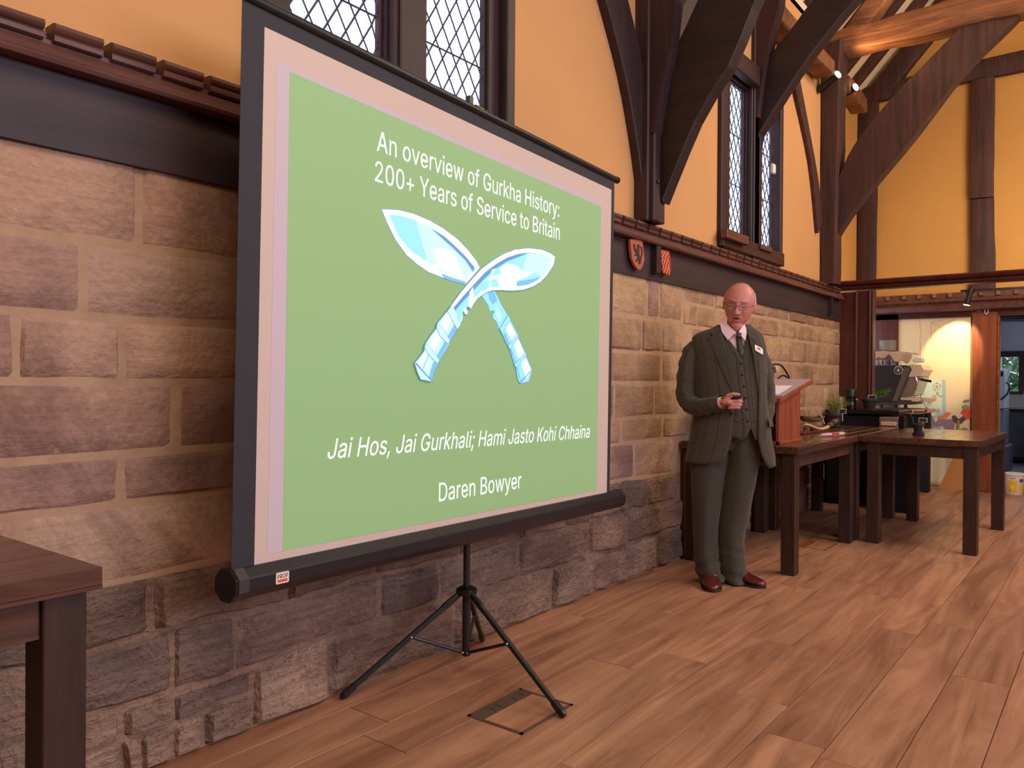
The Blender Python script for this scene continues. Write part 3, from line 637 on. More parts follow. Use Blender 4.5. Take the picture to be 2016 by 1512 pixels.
# roof
ceiling = MB()
def roof_z(y): return 4.60+(2.45-y)*1.12
ceiling.add([(-3.4, 2.75, roof_z(2.75)), (10.1, 2.75, roof_z(2.75)), (10.1, -1.1, roof_z(-1.1)), (-3.4, -1.1, roof_z(-1.1))], [(0, 1, 2, 3)])
ceiling.add([(-3.4, -4.9, roof_z(2.70)), (10.1, -4.9, roof_z(2.70)), (10.1, -1.1, roof_z(-1.1)), (-3.4, -1.1, roof_z(-1.1))], [(3, 2, 1, 0)])
ceiling = ceiling.build('ceiling', 'white_plaster'); tag(ceiling, 'white plastered roof slope between dark rafters', kind='structure')
for xr in (-2.0, -1.0, 0.0, 1.0, 2.0, 3.0, 4.3, 5.2, 5.8, 6.45, 6.95, 7.45, 8.45, 8.95, 9.42):
    rough_beam([[(xr, 2.6, roof_z(2.6)-.13), (xr+.13, 2.6, roof_z(2.6)-.13), (xr+.13, 2.6, roof_z(2.6)+.02), (xr, 2.6, roof_z(2.6)+.02)], [(xr, -1.1, roof_z(-1.1)-.13), (xr+.13, -1.1, roof_z(-1.1)-.13), (xr+.13, -1.1, roof_z(-1.1)+.02), (xr, -1.1, roof_z(-1.1)+.02)]], 'rafter', 'old_post', ceiling, 0.01, xr)
# the rest of the hall shell, behind and right of the camera
tag(MB().box((-3.4, -4.9, -0.05), (-3.2, 2.75, 8.9)).build('wall_back', 'plaster'), kind='structure')
tag(MB().box((-3.4, -4.9, -0.05), (10.1, -4.6, 4.6)).build('wall_right', 'plaster'), kind='structure')
tag(MB().box((-3.4, 2.32, 4.5), (8.35, 2.9, 4.62)).build('trim_4', 'white_plaster'), kind='structure')
# ---------------------------------------------------------------- projection screen on its tripod
SU = Vector((0.9984, 0.0532, -0.0168)).normalized()
SV = Vector((0.0168, 0.0, 1.0)); SV = (SV-SU*SV.dot(SU)).normalized()
SN = SU.cross(SV).normalized()          # points at the audience (towards -y)
if SN.y > 0: SN = -SN
SP = Vector((2.39, 1.995, 1.0))
def sc(px, py, off=0.0):
    """photo pixel -> point on the fabric plane (off: metres towards the audience)"""
    d = ray(px, py); p = CAM+d*((SP-CAM).dot(SN)/d.dot(SN)); return p+SN*off
def suv(px, py):
    p = sc(px, py)-SP; return p.dot(SU), p.dot(SV)
def sp(a, b, off=0.0): return SP+SU*a+SV*b+SN*off
screen = empty('projection_screen', (2.395, 2.05, 0), 'large tripod projection screen showing a green slide with crossed knives', 'projection screen')
a0, b0 = suv(503, 1112); a1, b1 = suv(1198, 970); aT, bT = suv(518, 50); aR, bR = suv(1200, 373)
aL = (a0+aT)/2; aRr = (a1+aR)/2; bB = (b0+b1)/2; bU = (bT+bR)/2
bo = 0.035
M['fabric_back'] = mat('screen_black_border', rgb(44, 44, 50), 0.75)
M['fabric'] = mat('screen_white_fabric', rgb(200, 182, 170), 0.85, emit=rgb(205, 175, 165), es=0.06)  # faint glow added to the bare fabric, standing in for light on it
M['beam_spill'] = mat('projected_black_level', rgb(192, 178, 186), 0.85, emit=rgb(200, 185, 200), es=0.11)
M['slide'] = mat('projected_green', rgb(138, 170, 122), 0.85, emit=rgb(140, 200, 128), es=0.27)
M['slide_text'] = mat('projected_white', rgb(235, 245, 245), 0.85, emit=rgb(225, 250, 252), es=0.55)
M['k_line'] = mat('projected_blue_line', rgb(96, 140, 196), 0.85, emit=rgb(96, 150, 215), es=0.45)
M['k_cyan'] = mat('projected_cyan', rgb(150, 225, 240), 0.85, emit=rgb(130, 222, 245), es=0.42)
M['k_pale'] = mat('projected_pale_cyan', rgb(190, 245, 245), 0.85, emit=rgb(170, 240, 245), es=0.42)
M['k_white'] = mat('projected_highlight', rgb(240, 250, 248), 0.85, emit=rgb(238, 252, 250), es=0.5)
M['k_blue'] = mat('projected_mid_blue', rgb(120, 190, 230), 0.85, emit=rgb(100, 175, 230), es=0.42)
def plate(name, pts, off, mt, parent, th=0.0004):
    return slab(name, [p+SN*off for p in pts], -SN, th, mt, parent)
def rectab(x0, x1, y0, y1): return [sp(x0, y0), sp(x1, y0), sp(x1, y1), sp(x0, y1)]
aoL, aoR, boT = aL-0.075, aRr+0.032, bU+0.062
fab = plate('screen_fabric', rectab(aoL, aoR, bB-0.02, boT), 0.0, 'fabric_back', screen, 0.0015)
fab['label'] = 'black-bordered screen fabric'
white = plate('white_area', rectab(aL, aRr, bB-.01, bU), 0.0006, 'fabric', fab)
sl = [suv(*p) for p in ((543, 128), (1184, 392), (1175, 966), (527, 1087))]
plate('projected_area', rectab((sl[0][0]+sl[3][0])/2, (sl[1][0]+sl[2][0])/2, (sl[2][1]+sl[3][1])/2, (sl[0][1]+sl[1][1])/2), 0.0012, 'beam_spill', fab)
gs = [suv(*p) for p in ((570, 140), (1183, 408), (1174, 966), (556, 1084))]
slide = plate('slide', [sc(570, 141), sc(1183, 407), sc(1174, 965), sc(556, 1084)], 0.0018, 'slide', screen)
# top tube, bottom case, pole, tripod
def octo(c, R, ax, seg=8, rot=PI/8, sq=1.0):
    return [c+SV*(R*math.cos(rot+2*PI*k/seg))*sq+SN*(R*math.sin(rot+2*PI*k/seg)) for k in range(seg)]
tl = sc(484, -14); trr = sc(1214, 356); tz = (suv(484, -14)[1]+suv(1214, 356)[1])/2
MB().tube([sp(aoL-.035, boT, 0.0), sp(aoR+.028, boT, 0.0)], 0.015, 14).build('top_tube', 'black', screen, smooth=True)
for a_ in (aoL-.035, aoR+.02): MB().tube([sp(a_, boT), sp(a_+.012, boT)], 0.0172, 14).build('end_cap', 'black_gloss', screen, smooth=True)
caL, caR = suv(455, 1150)[0], suv(1218, 975)[0]
cb = (suv(455, 1146)[1]+suv(1218, 985)[1])/2
M['case'] = mat('black_screen_case', rgb(30, 32, 38), 0.35)
MB().loft([octo(sp(caL, cb, -.012), 0.048, 0), octo(sp(caR, cb, -.012), 0.048, 0)]).build('roller_case', 'case', screen, bevel=0.003)
for a_, w in ((caL-.012, .012), (caR, .012)):
    MB().loft([octo(sp(a_, cb, -.012), 0.050, 0), octo(sp(a_+w, cb, -.012), 0.050, 0)]).build('case_end', 'black_gloss', screen, bevel=0.002)
MB().loft([octo(sp(caL+.002, cb, -.012), 0.0486, 0), octo(sp(caL+.035, cb, -.012), 0.0486, 0)]).build('end_band', 'charcoal', screen)
pole_x, pole_y = oy(919, 1080, 2.055).x, 2.055
def ptz(px, py): return oy(px, py, pole_y).z
z_hub, z_bot = ptz(918, 1160), ptz(917, 1288)
PB = Vector((pole_x, pole_y, 0))
MB().tube([PB+Vector((0, 0, z_bot)), PB+Vector((0, 0, 1.02))], 0.0135, 14).build('lower_pole', 'black', screen, smooth=True)
MB().tube([PB+Vector((0, 0, z_bot-.004)), PB+Vector((0, 0, z_hub+.01))], 0.0165, 14).build('sleeve', 'black', screen, smooth=True)
MB().box((pole_x-.012, pole_y-.012, 0.95), (pole_x+.012, pole_y+.012, 2.30)).build('upper_pole', 'black', screen, bevel=0.002)
MB().lathe(PB+Vector((0, 0, z_hub-.022)), [(0.025, 0), (0.040, 0.003), (0.043, 0.014), (0.040, 0.026), (0.024, 0.034), (0.016, 0.038)], 24).build('hub', 'black_gloss', screen, smooth=True)
MB().box((pole_x-.02, pole_y-.055, 0.60), (pole_x+.02, pole_y+.02, 0.68)).build('case_clamp', 'black', screen, bevel=0.004)
feet = [oz(664, 1368, 0.012), oz(1110, 1408, 0.012), oz(940, 1257, 0.012)]
feet[0].y = min(feet[0].y, 2.262); feet[2].y = min(feet[2].y, 2.265)
for fpt in feet:
    d = Vector((fpt.x-PB.x, fpt.y-PB.y, 0)).normalized(); top = PB+Vector((0, 0, z_hub-.012))+d*0.026
    mid = top.lerp(fpt, 0.45); side = d.cross(Vector((0, 0, 1)))
    leg = MB()
    dirv = (fpt-top).normalized(); nn = dirv.cross(side).normalized()
    def sec(c, w, t): return [c+side*w+nn*t, c-side*w+nn*t, c-side*w-nn*t, c+side*w-nn*t]
    leg.loft([sec(top, .008, .009), sec(top.lerp(fpt, .12), .009, .012), sec(top.lerp(fpt, .17), .009, .009), sec(fpt-dirv*.05, .009, .009)])
    lg = leg.build('leg', 'black', screen, bevel=0.002)
    MB().loft([sec(fpt-dirv*.06, .0115, .0115), sec(fpt-dirv*.01, .0125, .0125), sec(fpt+dirv*.006, .008, .008)]).build('rubber_foot', 'black_gloss', lg, bevel=0.003)
    low = PB+Vector((0, 0, z_bot+.012))+d*0.02
    MB().tube([low, top.lerp(fpt, 0.44)+nn*0.0], 0.0065, 8).build('strut', 'black', screen, smooth=True)
    for q in (top, top.lerp(fpt, 0.44), low):
        MB().lathe(q+side*0.010, [(0.0045, 0), (0.004, 0.003), (0.001, 0.005)], 8, side).build('rivet', 'chrome', screen, smooth=True)
        MB().lathe(q-side*0.010, [(0.0045, 0), (0.004, 0.003), (0.001, 0.005)], 8, -side).build('rivet', 'chrome', screen, smooth=True)
hk = sc(953, 214, -0.03)
MB().box((hk.x-.03, hk.y-.015, hk.z-.03), (hk.x+.03, hk.y+.02, hk.z+.015)).build('hook_block', 'black_gloss', screen, bevel=0.008)
MB().tube([hk+Vector((0.02, -.02, -.03)), hk+Vector((0.03, -.02, .0)), hk+Vector((0.05, -.02, 0.0)), hk+Vector((0.055, -.02, -.035))], 0.004, 8).build('hook_wire', 'chrome', screen, smooth=True)
# round-cornered sticker with the word PROP
M['sticker'] = mat('sticker_white', rgb(236, 222, 212), 0.6)
M['sticker_red'] = mat('sticker_red', rgb(214, 92, 74), 0.6)
stn = (octo(sp(0, cb, -.012), .048, 0)[0]-octo(sp(0, cb, -.012), .048, 0)[1])
# the facing flat of the octagonal case
face_n = SN; off_f = 0.048*math.cos(PI/8)-0.012+0.0006
sa0, sa1 = suv(531, 1125)[0], suv(552, 1122)[0]
c_a = (sa0+sa1)/2; hw, hh = 0.0235, 0.0165
rc = []
for k in range(16):
    w = 2*PI*k/16; rc.append((math.copysign(1, math.cos(w+.01))*(hw-.005)+.005*math.cos(w), math.copysign(1, math.sin(w+.01))*(hh-.005)+.005*math.sin(w)))
stk = plate('sticker', [sp(c_a+x_, cb+y_, off_f+.0006) for x_, y_ in rc], 0.0, 'sticker', screen, 0.0005); stk['label'] = 'white sticker reading PROP'
plate('red_print', [sp(c_a-.018, cb-.0125, off_f+.0009), sp(c_a+.018, cb-.0125, off_f+.0009), sp(c_a+.018, cb-.004, off_f+.0009), sp(c_a-.018, cb-.004, off_f+.0009)], 0.0, 'sticker_red', stk, 0.0003)

GLYPHS = __import__('json').loads("""{" ":[0.188,[]],"+":[0.453,[[198,34,198,364,255,364,255,34],[61,172,61,226,391,226,391,172]]],",":[0.188,[[38,-119,68,71,137,71,84,-119]]],"0":[0.453,[[227,-7,174,1,130,24,95,62,69,113,60,144,53,178,49,214,48,254,49,294,53,330,60,364,69,395,95,447,130,484,174,508,227,516,279,508,323,484,358,447,384,395,393,364,400,330,404,294,405,254,404,214,400,178,393,144,384,113,359,62,323,24,279,1],[227,50,261,56,290,74,313,103,330,144,344,254,330,365,313,405,290,435,261,453,227,460,192,453,163,435,140,405,123,365,109,254,123,144,140,103,163,74,192,56]]],"2":[0.453,[[64,0,64,47,234,229,282,282,311,327,320,371,317,397,308,419,293,436,273,449,224,460,196,457,172,447,153,433,139,413,130,390,127,362,66,362,71,405,86,442,111,473,143,496,182,511,225,516,268,511,306,497,337,474,361,445,376,411,381,372,371,318,336,259,267,180,153,60,153,57,389,57,389,0]]],":":[0.188,[[95,-4,78,-1,63,9,53,24,50,41,53,59,63,73,78,83,95,87,113,83,128,73,138,59,141,41,138,24,128,9,113,-1],[95,271,78,274,63,284,53,299,50,316,53,334,63,349,78,359,95,362,113,359,128,349,138,334,141,316,138,299,128,284,113,274]]],";":[0.188,[[38,-119,68,71,137,71,84,-119],[103,271,86,274,71,284,61,299,58,316,61,334,71,349,86,359,103,362,121,359,136,349,146,334,149,316,146,299,136,284,121,274]]],"A":[0.48,[[16,0,201,509,276,509,463,0,395,0,287,302,264,372,232,478,245,478,213,371,191,302,85,0],[110,142,110,199,370,199,370,142]]],"B":[0.456,[[60,0,60,509,241,509,289,504,329,491,359,469,381,442,394,410,398,374,395,344,387,320,356,286,315,267,315,262,339,257,363,245,385,227,402,203,414,173,418,136,413,100,400,67,377,39,344,18,301,4,247,0],[125,57,245,57,296,63,330,80,349,105,355,137,352,161,342,184,327,203,306,218,279,228,248,231,125,231],[125,285,238,285,288,296,308,309,323,326,333,348,336,372,330,403,313,429,283,446,240,452,125,452]]],"C":[0.51,[[267,-7,235,-5,205,1,177,11,150,25,126,42,104,63,86,88,70,115,57,146,48,179,42,215,40,254,42,293,48,329,57,362,70,393,86,421,104,445,126,466,150,484,177,498,205,508,235,514,267,516,340,504,402,471,448,418,473,348,408,348,389,395,357,428,315,449,267,456,223,450,184,432,150,403,125,364,109,314,103,254,109,194,125,145,151,105,184,76,223,59,267,53,315,60,357,81,389,114,408,160,473,160,448,91,402,38,341,5]]],"D":[0.502,[[219,0,96,0,96,57,215,57,272,63,318,81,354,110,379,149,394,198,399,255,394,312,379,361,354,399,320,428,275,446,221,452,93,452,93,509,225,509,261,507,294,501,325,492,353,478,377,461,399,441,418,418,433,391,446,361,455,329,460,293,462,255,460,217,455,181,446,149,433,119,417,92,398,68,376,48,351,31,322,17,291,8,256,2],[125,509,125,0,60,0,60,509]]],"G":[0.52,[[269,-7,236,-5,205,1,176,11,149,25,125,43,104,64,85,88,69,116,57,146,47,179,42,215,40,254,42,293,47,329,57,362,69,393,85,421,103,445,125,466,149,484,175,498,203,508,233,514,265,516,340,504,403,469,449,416,474,349,408,349,387,393,356,427,315,448,265,456,222,450,183,432,150,404,125,364,109,314,103,254,109,194,125,145,151,105,184,76,224,59,269,53,309,57,345,71,374,93,396,123,410,160,415,202,434,199,283,199,283,256,478,256,478,200,471,141,451,91,419,50,377,19,326,0]]],"H":[0.517,[[60,0,60,509,125,509,125,289,392,289,392,509,457,509,457,0,392,0,392,232,125,232,125,0]]],"J":[0.396,[[185,-7,153,-4,124,3,98,15,75,33,57,55,44,81,36,111,33,145,33,173,98,173,98,145,104,104,122,74,149,56,185,50,220,56,248,74,266,104,272,145,272,509,336,509,336,145,334,111,326,81,313,55,294,33,271,15,246,3,217,-4]]],"K":[0.467,[[104,145,104,216,139,261,174,303,212,344,364,509,448,509,231,276,228,276],[60,0,60,509,125,509,125,334,124,225,125,193,125,0],[372,0,188,259,228,309,449,0]]],"O":[0.533,[[267,-7,235,-5,205,1,177,11,150,25,126,42,105,63,86,88,70,115,57,146,48,179,42,215,40,254,42,293,48,329,57,362,70,393,86,421,105,445,126,466,150,484,177,498,205,508,235,514,267,516,299,514,329,508,357,498,384,484,408,466,429,445,448,421,464,393,477,362,486,329,491,293,493,254,491,215,486,179,477,146,464,115,448,88,429,63,408,42,384,25,357,11,329,1,299,-5],[267,53,310,59,349,76,383,105,408,144,425,194,430,254,425,314,408,365,383,404,349,433,310,450,267,456,223,450,184,433,151,404,125,364,109,314,103,254,109,194,125,144,151,105,184,76,223,59]]],"P":[0.445,[[60,0,60,509,235,509,289,503,332,487,366,462,390,430,404,391,409,348,404,304,390,265,366,233,332,207,289,191,235,186,109,186,109,242,233,242,269,246,297,256,318,272,333,294,344,348,333,402,318,423,297,439,268,449,232,452,125,452,125,0]]],"R":[0.449,[[60,0,60,509,236,509,290,504,333,489,367,465,390,433,405,395,409,352,405,309,390,271,367,240,333,217,289,203,236,198,96,198,96,255,234,255,269,258,298,267,319,281,334,300,342,324,345,352,342,380,334,405,319,425,298,440,269,449,233,452,125,452,125,0],[353,0,230,229,303,229,428,0]]],"S":[0.447,[[224,-9,172,-4,128,9,91,31,64,60,46,96,38,137,104,137,110,110,123,88,142,71,166,59,224,49,286,60,311,74,329,92,341,114,346,139,342,161,332,179,296,205,245,222,184,239,128,260,86,289,60,326,52,372,58,413,75,448,102,476,138,498,180,511,227,516,275,511,316,498,351,476,377,449,394,415,401,378,337,378,326,412,302,437,267,453,225,459,167,448,145,435,129,418,118,398,115,376,119,352,131,334,169,308,212,293,264,279,312,264,359,238,395,198,405,171,408,139,403,99,386,64,360,34,323,11,278,-4]]],"Y":[0.472,[[203,0,203,208,16,509,91,509,192,344,222,292,250,230,224,230,251,293,280,344,381,509,455,509,268,208,268,0]]],"a":[0.389,[[160,-9,126,-5,94,5,68,22,48,45,35,73,30,108,34,138,43,161,58,179,78,193,125,211,178,220,234,227,265,235,273,243,276,255,276,257,267,297,256,311,240,322,196,331,149,322,118,301,100,274,41,291,57,322,79,346,133,375,194,384,239,379,286,360,306,343,322,320,333,290,337,251,337,0,277,0,277,52,272,52,252,25,215,1],[170,45,202,49,228,59,248,74,263,93,272,115,276,138,276,190,259,182,231,176,200,171,175,168,134,159,103,139,95,124,92,105,94,87,102,72,130,52]]],"c":[0.396,[[207,-8,159,-2,117,16,82,46,56,85,40,133,34,187,40,243,56,291,82,330,117,360,159,378,207,384,260,377,305,356,340,322,362,277,303,262,290,289,270,311,242,325,207,330,173,325,145,310,124,287,108,258,96,187,108,117,124,89,145,66,173,51,207,46,243,52,271,66,292,89,304,117,363,102,341,56,306,21,261,-1]]],"e":[0.404,[[212,-8,161,-2,117,16,82,46,56,85,40,132,34,187,39,242,55,290,81,329,115,359,157,378,205,384,266,374,319,341,341,315,357,282,371,194,371,169,75,169,75,221,338,221,310,202,298,269,283,294,263,314,237,326,205,330,173,326,146,313,125,294,109,270,99,241,96,211,96,178,100,139,110,106,128,80,151,61,179,50,212,46,254,53,285,73,306,105,365,91,353,63,335,39,283,4]]],"f":[0.254,[[228,379,228,327,6,327,6,379],[81,0,81,432,84,461,96,486,113,505,135,519,187,530,222,527,243,521,227,468,215,472,195,474,171,470,154,460,145,443,142,419,142,0]]],"h":[0.41,[[114,227,114,0,53,0,53,509,114,509,114,287,102,287,124,332,152,362,187,379,227,384,264,380,295,369,321,349,341,321,353,285,357,240,357,0,296,0,296,235,290,275,273,304,246,323,210,329,184,326,161,317,141,303,126,283,117,257]]],"i":[0.167,[[53,0,53,379,114,379,114,0],[84,443,67,446,54,455,44,468,41,483,44,499,54,512,67,521,84,524,100,521,114,512,123,499,126,483,123,468,114,455,100,446]]],"k":[0.381,[[110,137,110,212,121,212,284,379,360,379,184,199,177,199],[53,0,53,509,114,509,114,0],[294,0,148,186,191,229,372,0]]],"l":[0.189,[[139,-2,101,3,74,20,58,47,53,84,53,509,114,509,114,99,120,62,130,54,146,52,160,53,170,54,181,3,162,-1]]],"m":[0.61,[[53,0,53,379,112,379,112,295,108,295,132,346,172,376,219,386,257,380,287,361,309,331,321,295,312,295,322,321,337,343,381,375,437,386,468,383,497,372,522,354,541,328,553,296,557,255,557,0,496,0,496,254,490,289,473,313,447,326,419,330,395,328,374,320,358,307,345,290,335,247,335,0,274,0,274,260,269,288,253,311,229,326,199,330,158,320,140,307,126,289,117,266,114,238,114,0]]],"n":[0.41,[[114,227,114,0,53,0,53,379,112,379,112,287,102,287,124,332,152,362,187,379,227,384,264,380,295,369,321,349,341,321,353,285,357,240,357,0,296,0,296,235,290,275,273,304,246,323,210,329,184,326,161,317,141,303,126,283,117,257]]],"o":[0.415,[[207,-8,159,-2,117,16,82,46,56,85,40,133,34,187,40,243,56,291,82,330,117,360,159,378,207,384,256,378,299,360,333,330,359,291,376,243,381,187,376,133,359,85,333,46,299,16,256,-2],[207,46,242,51,270,66,292,89,307,117,319,187,307,258,292,287,270,310,242,325,207,330,173,325,145,310,124,287,108,258,96,187,108,117,124,89,145,66,173,51]]],"r":[0.259,[[53,0,53,379,112,379,112,321,115,321,130,347,152,367,181,380,213,385,229,384,243,384,243,322,230,324,207,326,159,315,140,301,126,284,117,262,114,237,114,0]]],"s":[0.365,[[182,-8,112,3,84,18,62,38,45,63,36,94,94,107,105,79,124,60,150,49,181,45,217,50,244,62,262,81,268,103,265,121,254,136,237,147,212,155,149,170,104,186,72,208,53,237,47,274,51,305,65,332,87,354,115,370,149,381,187,384,254,372,279,358,299,339,324,290,268,277,258,298,243,316,219,328,187,333,156,329,131,317,114,299,109,277,112,258,124,243,172,223,229,209,275,194,306,171,325,142,331,107,326,75,312,47,290,24,260,6,223,-5]]],"t":[0.227,[[204,379,204,327,6,327,6,379],[65,471,126,471,126,98,128,76,136,61,150,53,170,50,185,51,202,54,213,2,192,-3,168,-4,125,2,92,21,72,52,65,93]]],"u":[0.41,[[182,-5,146,-1,115,11,89,31,69,59,57,95,53,139,53,379,114,379,114,144,119,105,137,75,164,56,200,50,226,53,249,62,268,77,283,97,293,122,296,153,296,379,357,379,357,0,298,0,298,92,307,92,286,47,257,17,222,0]]],"v":[0.389,[[163,0,17,379,84,379,165,155,187,87,206,21,184,21,203,87,224,155,305,379,371,379,226,0]]],"w":[0.567,[[138,0,23,379,87,379,133,214,154,137,175,41,165,41,186,135,206,214,252,379,316,379,362,214,382,136,402,41,391,41,413,135,434,214,480,379,545,379,429,0,368,0,319,172,305,225,291,280,277,338,291,338,277,280,263,225,248,172,199,0]]],"y":[0.389,[[47,-139,61,-86,71,-87,104,-89,118,-84,130,-74,151,-36,163,-1,17,379,84,379,165,155,187,87,206,21,184,21,202,87,224,155,305,379,371,379,204,-58,177,-107,139,-136,91,-145,65,-143]]]}""")
def text_mesh(name, body, start, end, cap, off, mt, parent, shear=0.0, U=SU, V=SV, Nn=SN):
    """flat lettering fitted between two points on a plane, from outline data"""
    def area2(P): return sum(P[i][0]*P[(i+1) % len(P)][1]-P[(i+1) % len(P)][0]*P[i][1] for i in range(len(P)))
    def inside(q, P):
        c = False
        for i in range(len(P)):
            (xa_, ya_), (xb_, yb_) = P[i], P[i-1]
            if (ya_ > q[1]) != (yb_ > q[1]) and q[0] < (xb_-xa_)*(q[1]-ya_)/(yb_-ya_)+xa_: c = not c
        return c
    V_, F_ = [], []; pen = 0.0
    for ch in body:
        adv, loops = GLYPHS[ch]; LP = [[(P[2*i], P[2*i+1]) for i in range(len(P)//2)] for P in loops]
        outer = [P for P in LP if area2(P) < 0]; holes = [P for P in LP if area2(P) > 0]
        for P in outer:
            grp = [P]+[h for h in holes if inside(h[0], P)]
            vv_ = [[Vector((pen+x_/1000+shear*y_/1000, y_/1000, 0)) for x_, y_ in g_] for g_ in grp]
            tri = geometry.tessellate_polygon(vv_); n0 = len(V_); V_ += [q for g_ in vv_ for q in g_]; F_ += [tuple(n0+k for k in t) for t in tri]
        pen += adv
    me = D.meshes.new(name); me.from_pydata(V_, [], F_)
    xs = [v.co.x for v in me.vertices]; x0, x1 = min(xs), max(xs)
    W = (end-start).dot(U); sx = W/(x1-x0); sy = cap/0.509
    loc = Vector((0, 0, 0)); p_ = parent
    while p_ is not None: loc += p_.location; p_ = p_.parent
    for v in me.vertices: v.co = start+U*((v.co.x-x0)*sx)+V*(v.co.y*sy)+Nn*off-loc
    me.materials.clear(); me.materials.append(M[mt])
    o = D.objects.new(name, me); C.objects.link(o); o.parent = parent; return o
def line(body, p0, p1, cap, shear=0.0):
    A, B_ = sc(*p0), sc(*p1); m = ((A-SP).dot(SV)+(B_-SP).dot(SV))/2
    A += SV*(m-(A-SP).dot(SV)); B_ += SV*(m-(B_-SP).dot(SV))
    text_mesh('slide_text', body, A, B_, cap, 0.0024, 'slide_text', slide, shear)
line('An overview of Gurkha History:', (741, 300), (1100, 425), 0.068)
line('200+ Years of Service to Britain', (737, 360), (1101, 470), 0.068)
line('Jai Hos, Jai Gurkhali; Hami Jasto Kohi Chhaina', (644, 901), (1160, 863), 0.062, 0.22)
line('Daren Bowyer', (863, 986), (1025, 962), 0.068)
text_mesh('sticker_text', 'PROP', sp(c_a-.018, cb-.001, 0), sp(c_a+.019, cb-.001, 0), 0.0125, off_f+.0012, 'black_gloss', stk)

def art(name, pts, layer, mt):
    return plate(name, [sc(720+x_/3.78, 380+y_/3.78) for x_, y_ in pts], 0.0022+layer*0.0004, mt, slide, 0.0002)
def grow(pts, k):
    cx = sum(p[0] for p in pts)/len(pts); cy = sum(p[1] for p in pts)/len(pts); n = len(pts); out = []
    area_ = sum(pts[i][0]*pts[(i+1) % n][1]-pts[(i+1) % n][0]*pts[i][1] for i in range(n)); sg = 1 if area_ > 0 else -1
    for i in range(n):
        a, b_, c_ = Vector(pts[i-1]), Vector(pts[i]), Vector(pts[(i+1) % n])
        e = ((b_-a).normalized()+(c_-b_).normalized()); e = e.normalized() if e.length > 1e-6 else (b_-a).normalized()
        out.append((b_.x+sg*e.y*k, b_.y-sg*e.x*k))
    return out
B2 = [(115, 122), (240, 128), (350, 155), (470, 205), (580, 270), (680, 345), (760, 430), (820, 508), (845, 555), (800, 610), (738, 678), (640, 655), (560, 625), (460, 585), (380, 530), (300, 460), (220, 350), (160, 230)]
art('knife_blade', grow(B2, 4), 0, 'k_line'); art('knife_blade', B2, 1, 'k_white')
I2 = [(165, 160), (260, 170), (370, 204), (480, 255), (580, 318), (660, 390), (740, 470), (800, 560), (745, 645), (715, 632), (640, 600), (560, 590), (450, 510), (330, 430), (240, 320)]
art('blade_face', I2, 2, 'k_pale')
art('blade_facet', [(165, 160), (260, 170), (370, 204), (405, 340), (450, 508), (330, 430), (240, 320)], 3, 'k_cyan')
art('blade_shine', [(495, 425), (540, 412), (600, 418), (655, 455), (685, 520), (722, 635), (640, 608), (560, 575), (455, 525), (530, 540)], 4, 'k_white')
art('blade_edge', [(480, 262), (580, 325), (660, 397), (740, 476), (805, 555), (795, 590), (735, 500), (650, 415), (560, 335)], 5, 'k_line')
art('blade_edge', [(555, 598), (640, 630), (738, 660), (735, 678), (640, 656), (575, 632)], 5, 'k_blue')
N2 = [(855, 755), (955, 728), (1010, 840), (1052, 912), (990, 1012), (972, 960), (944, 935), (942, 905), (958, 885), (938, 872), (922, 882), (905, 830)]
art('blade_root', grow(N2, 4), 0, 'k_line'); art('blade_root', N2, 1, 'k_cyan')
art('blade_root_shine', [(965, 830), (990, 880), (1005, 930), (985, 960), (970, 900)], 2, 'k_pale')
art('blade_root_shade', [(905, 740), (950, 735), (975, 800), (940, 830), (915, 790)], 2, 'k_blue')
H2 = [(1050, 910), (1070, 950), (1122, 1050), (1125, 1072), (1180, 1190), (1184, 1215), (1230, 1315), (1218, 1360), (1205, 1402), (1142, 1418), (1126, 1385), (1112, 1297), (1100, 1275), (1066, 1160), (1053, 1140), (1012, 1052), (990, 1012)]
art('knife_handle', grow(H2, 4), 6, 'k_line'); art('knife_handle', H2, 7, 'k_cyan')
art('handle_shine', [(1030, 1000), (1060, 960), (1115, 1060), (1170, 1190), (1222, 1318), (1190, 1385), (1150, 1270), (1095, 1130)], 8, 'k_white')
art('handle_shade', [(1015, 1050), (1030, 1040), (1075, 1150), (1120, 1280), (1150, 1405), (1135, 1385), (1115, 1300), (1066, 1160)], 8, 'k_blue')
for r_ in ([(1050, 910), (1066, 942), (1008, 1046), (990, 1012)], [(1122, 1045), (1127, 1072), (1066, 1164), (1053, 1140)], [(1180, 1188), (1185, 1216), (1112, 1300), (1100, 1275)]):
    art('handle_ring', grow(r_, 5), 9, 'k_line'); art('handle_ring', grow(r_, 1), 10, 'k_cyan')
art('handle_edge', [(1228, 1312), (1224, 1322), (1142, 1420), (1136, 1412)], 9, 'k_line')
B1 = [(618, 850), (700, 738), (775, 650), (850, 568), (930, 508), (1010, 458), (1100, 424), (1200, 412), (1300, 424), (1360, 448), (1400, 476), (1385, 540), (1340, 610), (1290, 662), (1230, 697), (1160, 720), (1080, 727), (1000, 722), (930, 724), (870, 746), (820, 786), (790, 828), (772, 862), (762, 850), (745, 844), (735, 858), (748, 885), (745, 905), (730, 902), (714, 868), (708, 940), (690, 975)]
art('knife_blade', grow(B1, 4), 11, 'k_line'); art('knife_blade', B1, 12, 'k_white')
I1 = [(640, 855), (720, 760), (810, 662), (880, 588), (960, 528), (1040, 482), (1120, 455), (1210, 443), (1300, 455), (1378, 485), (1362, 540), (1318, 605), (1268, 650), (1200, 682), (1130, 694), (1060, 700), (980, 698), (915, 704), (850, 735), (800, 775), (762, 835), (722, 858), (702, 930), (688, 958)]
art('blade_face', I1, 13, 'k_cyan')
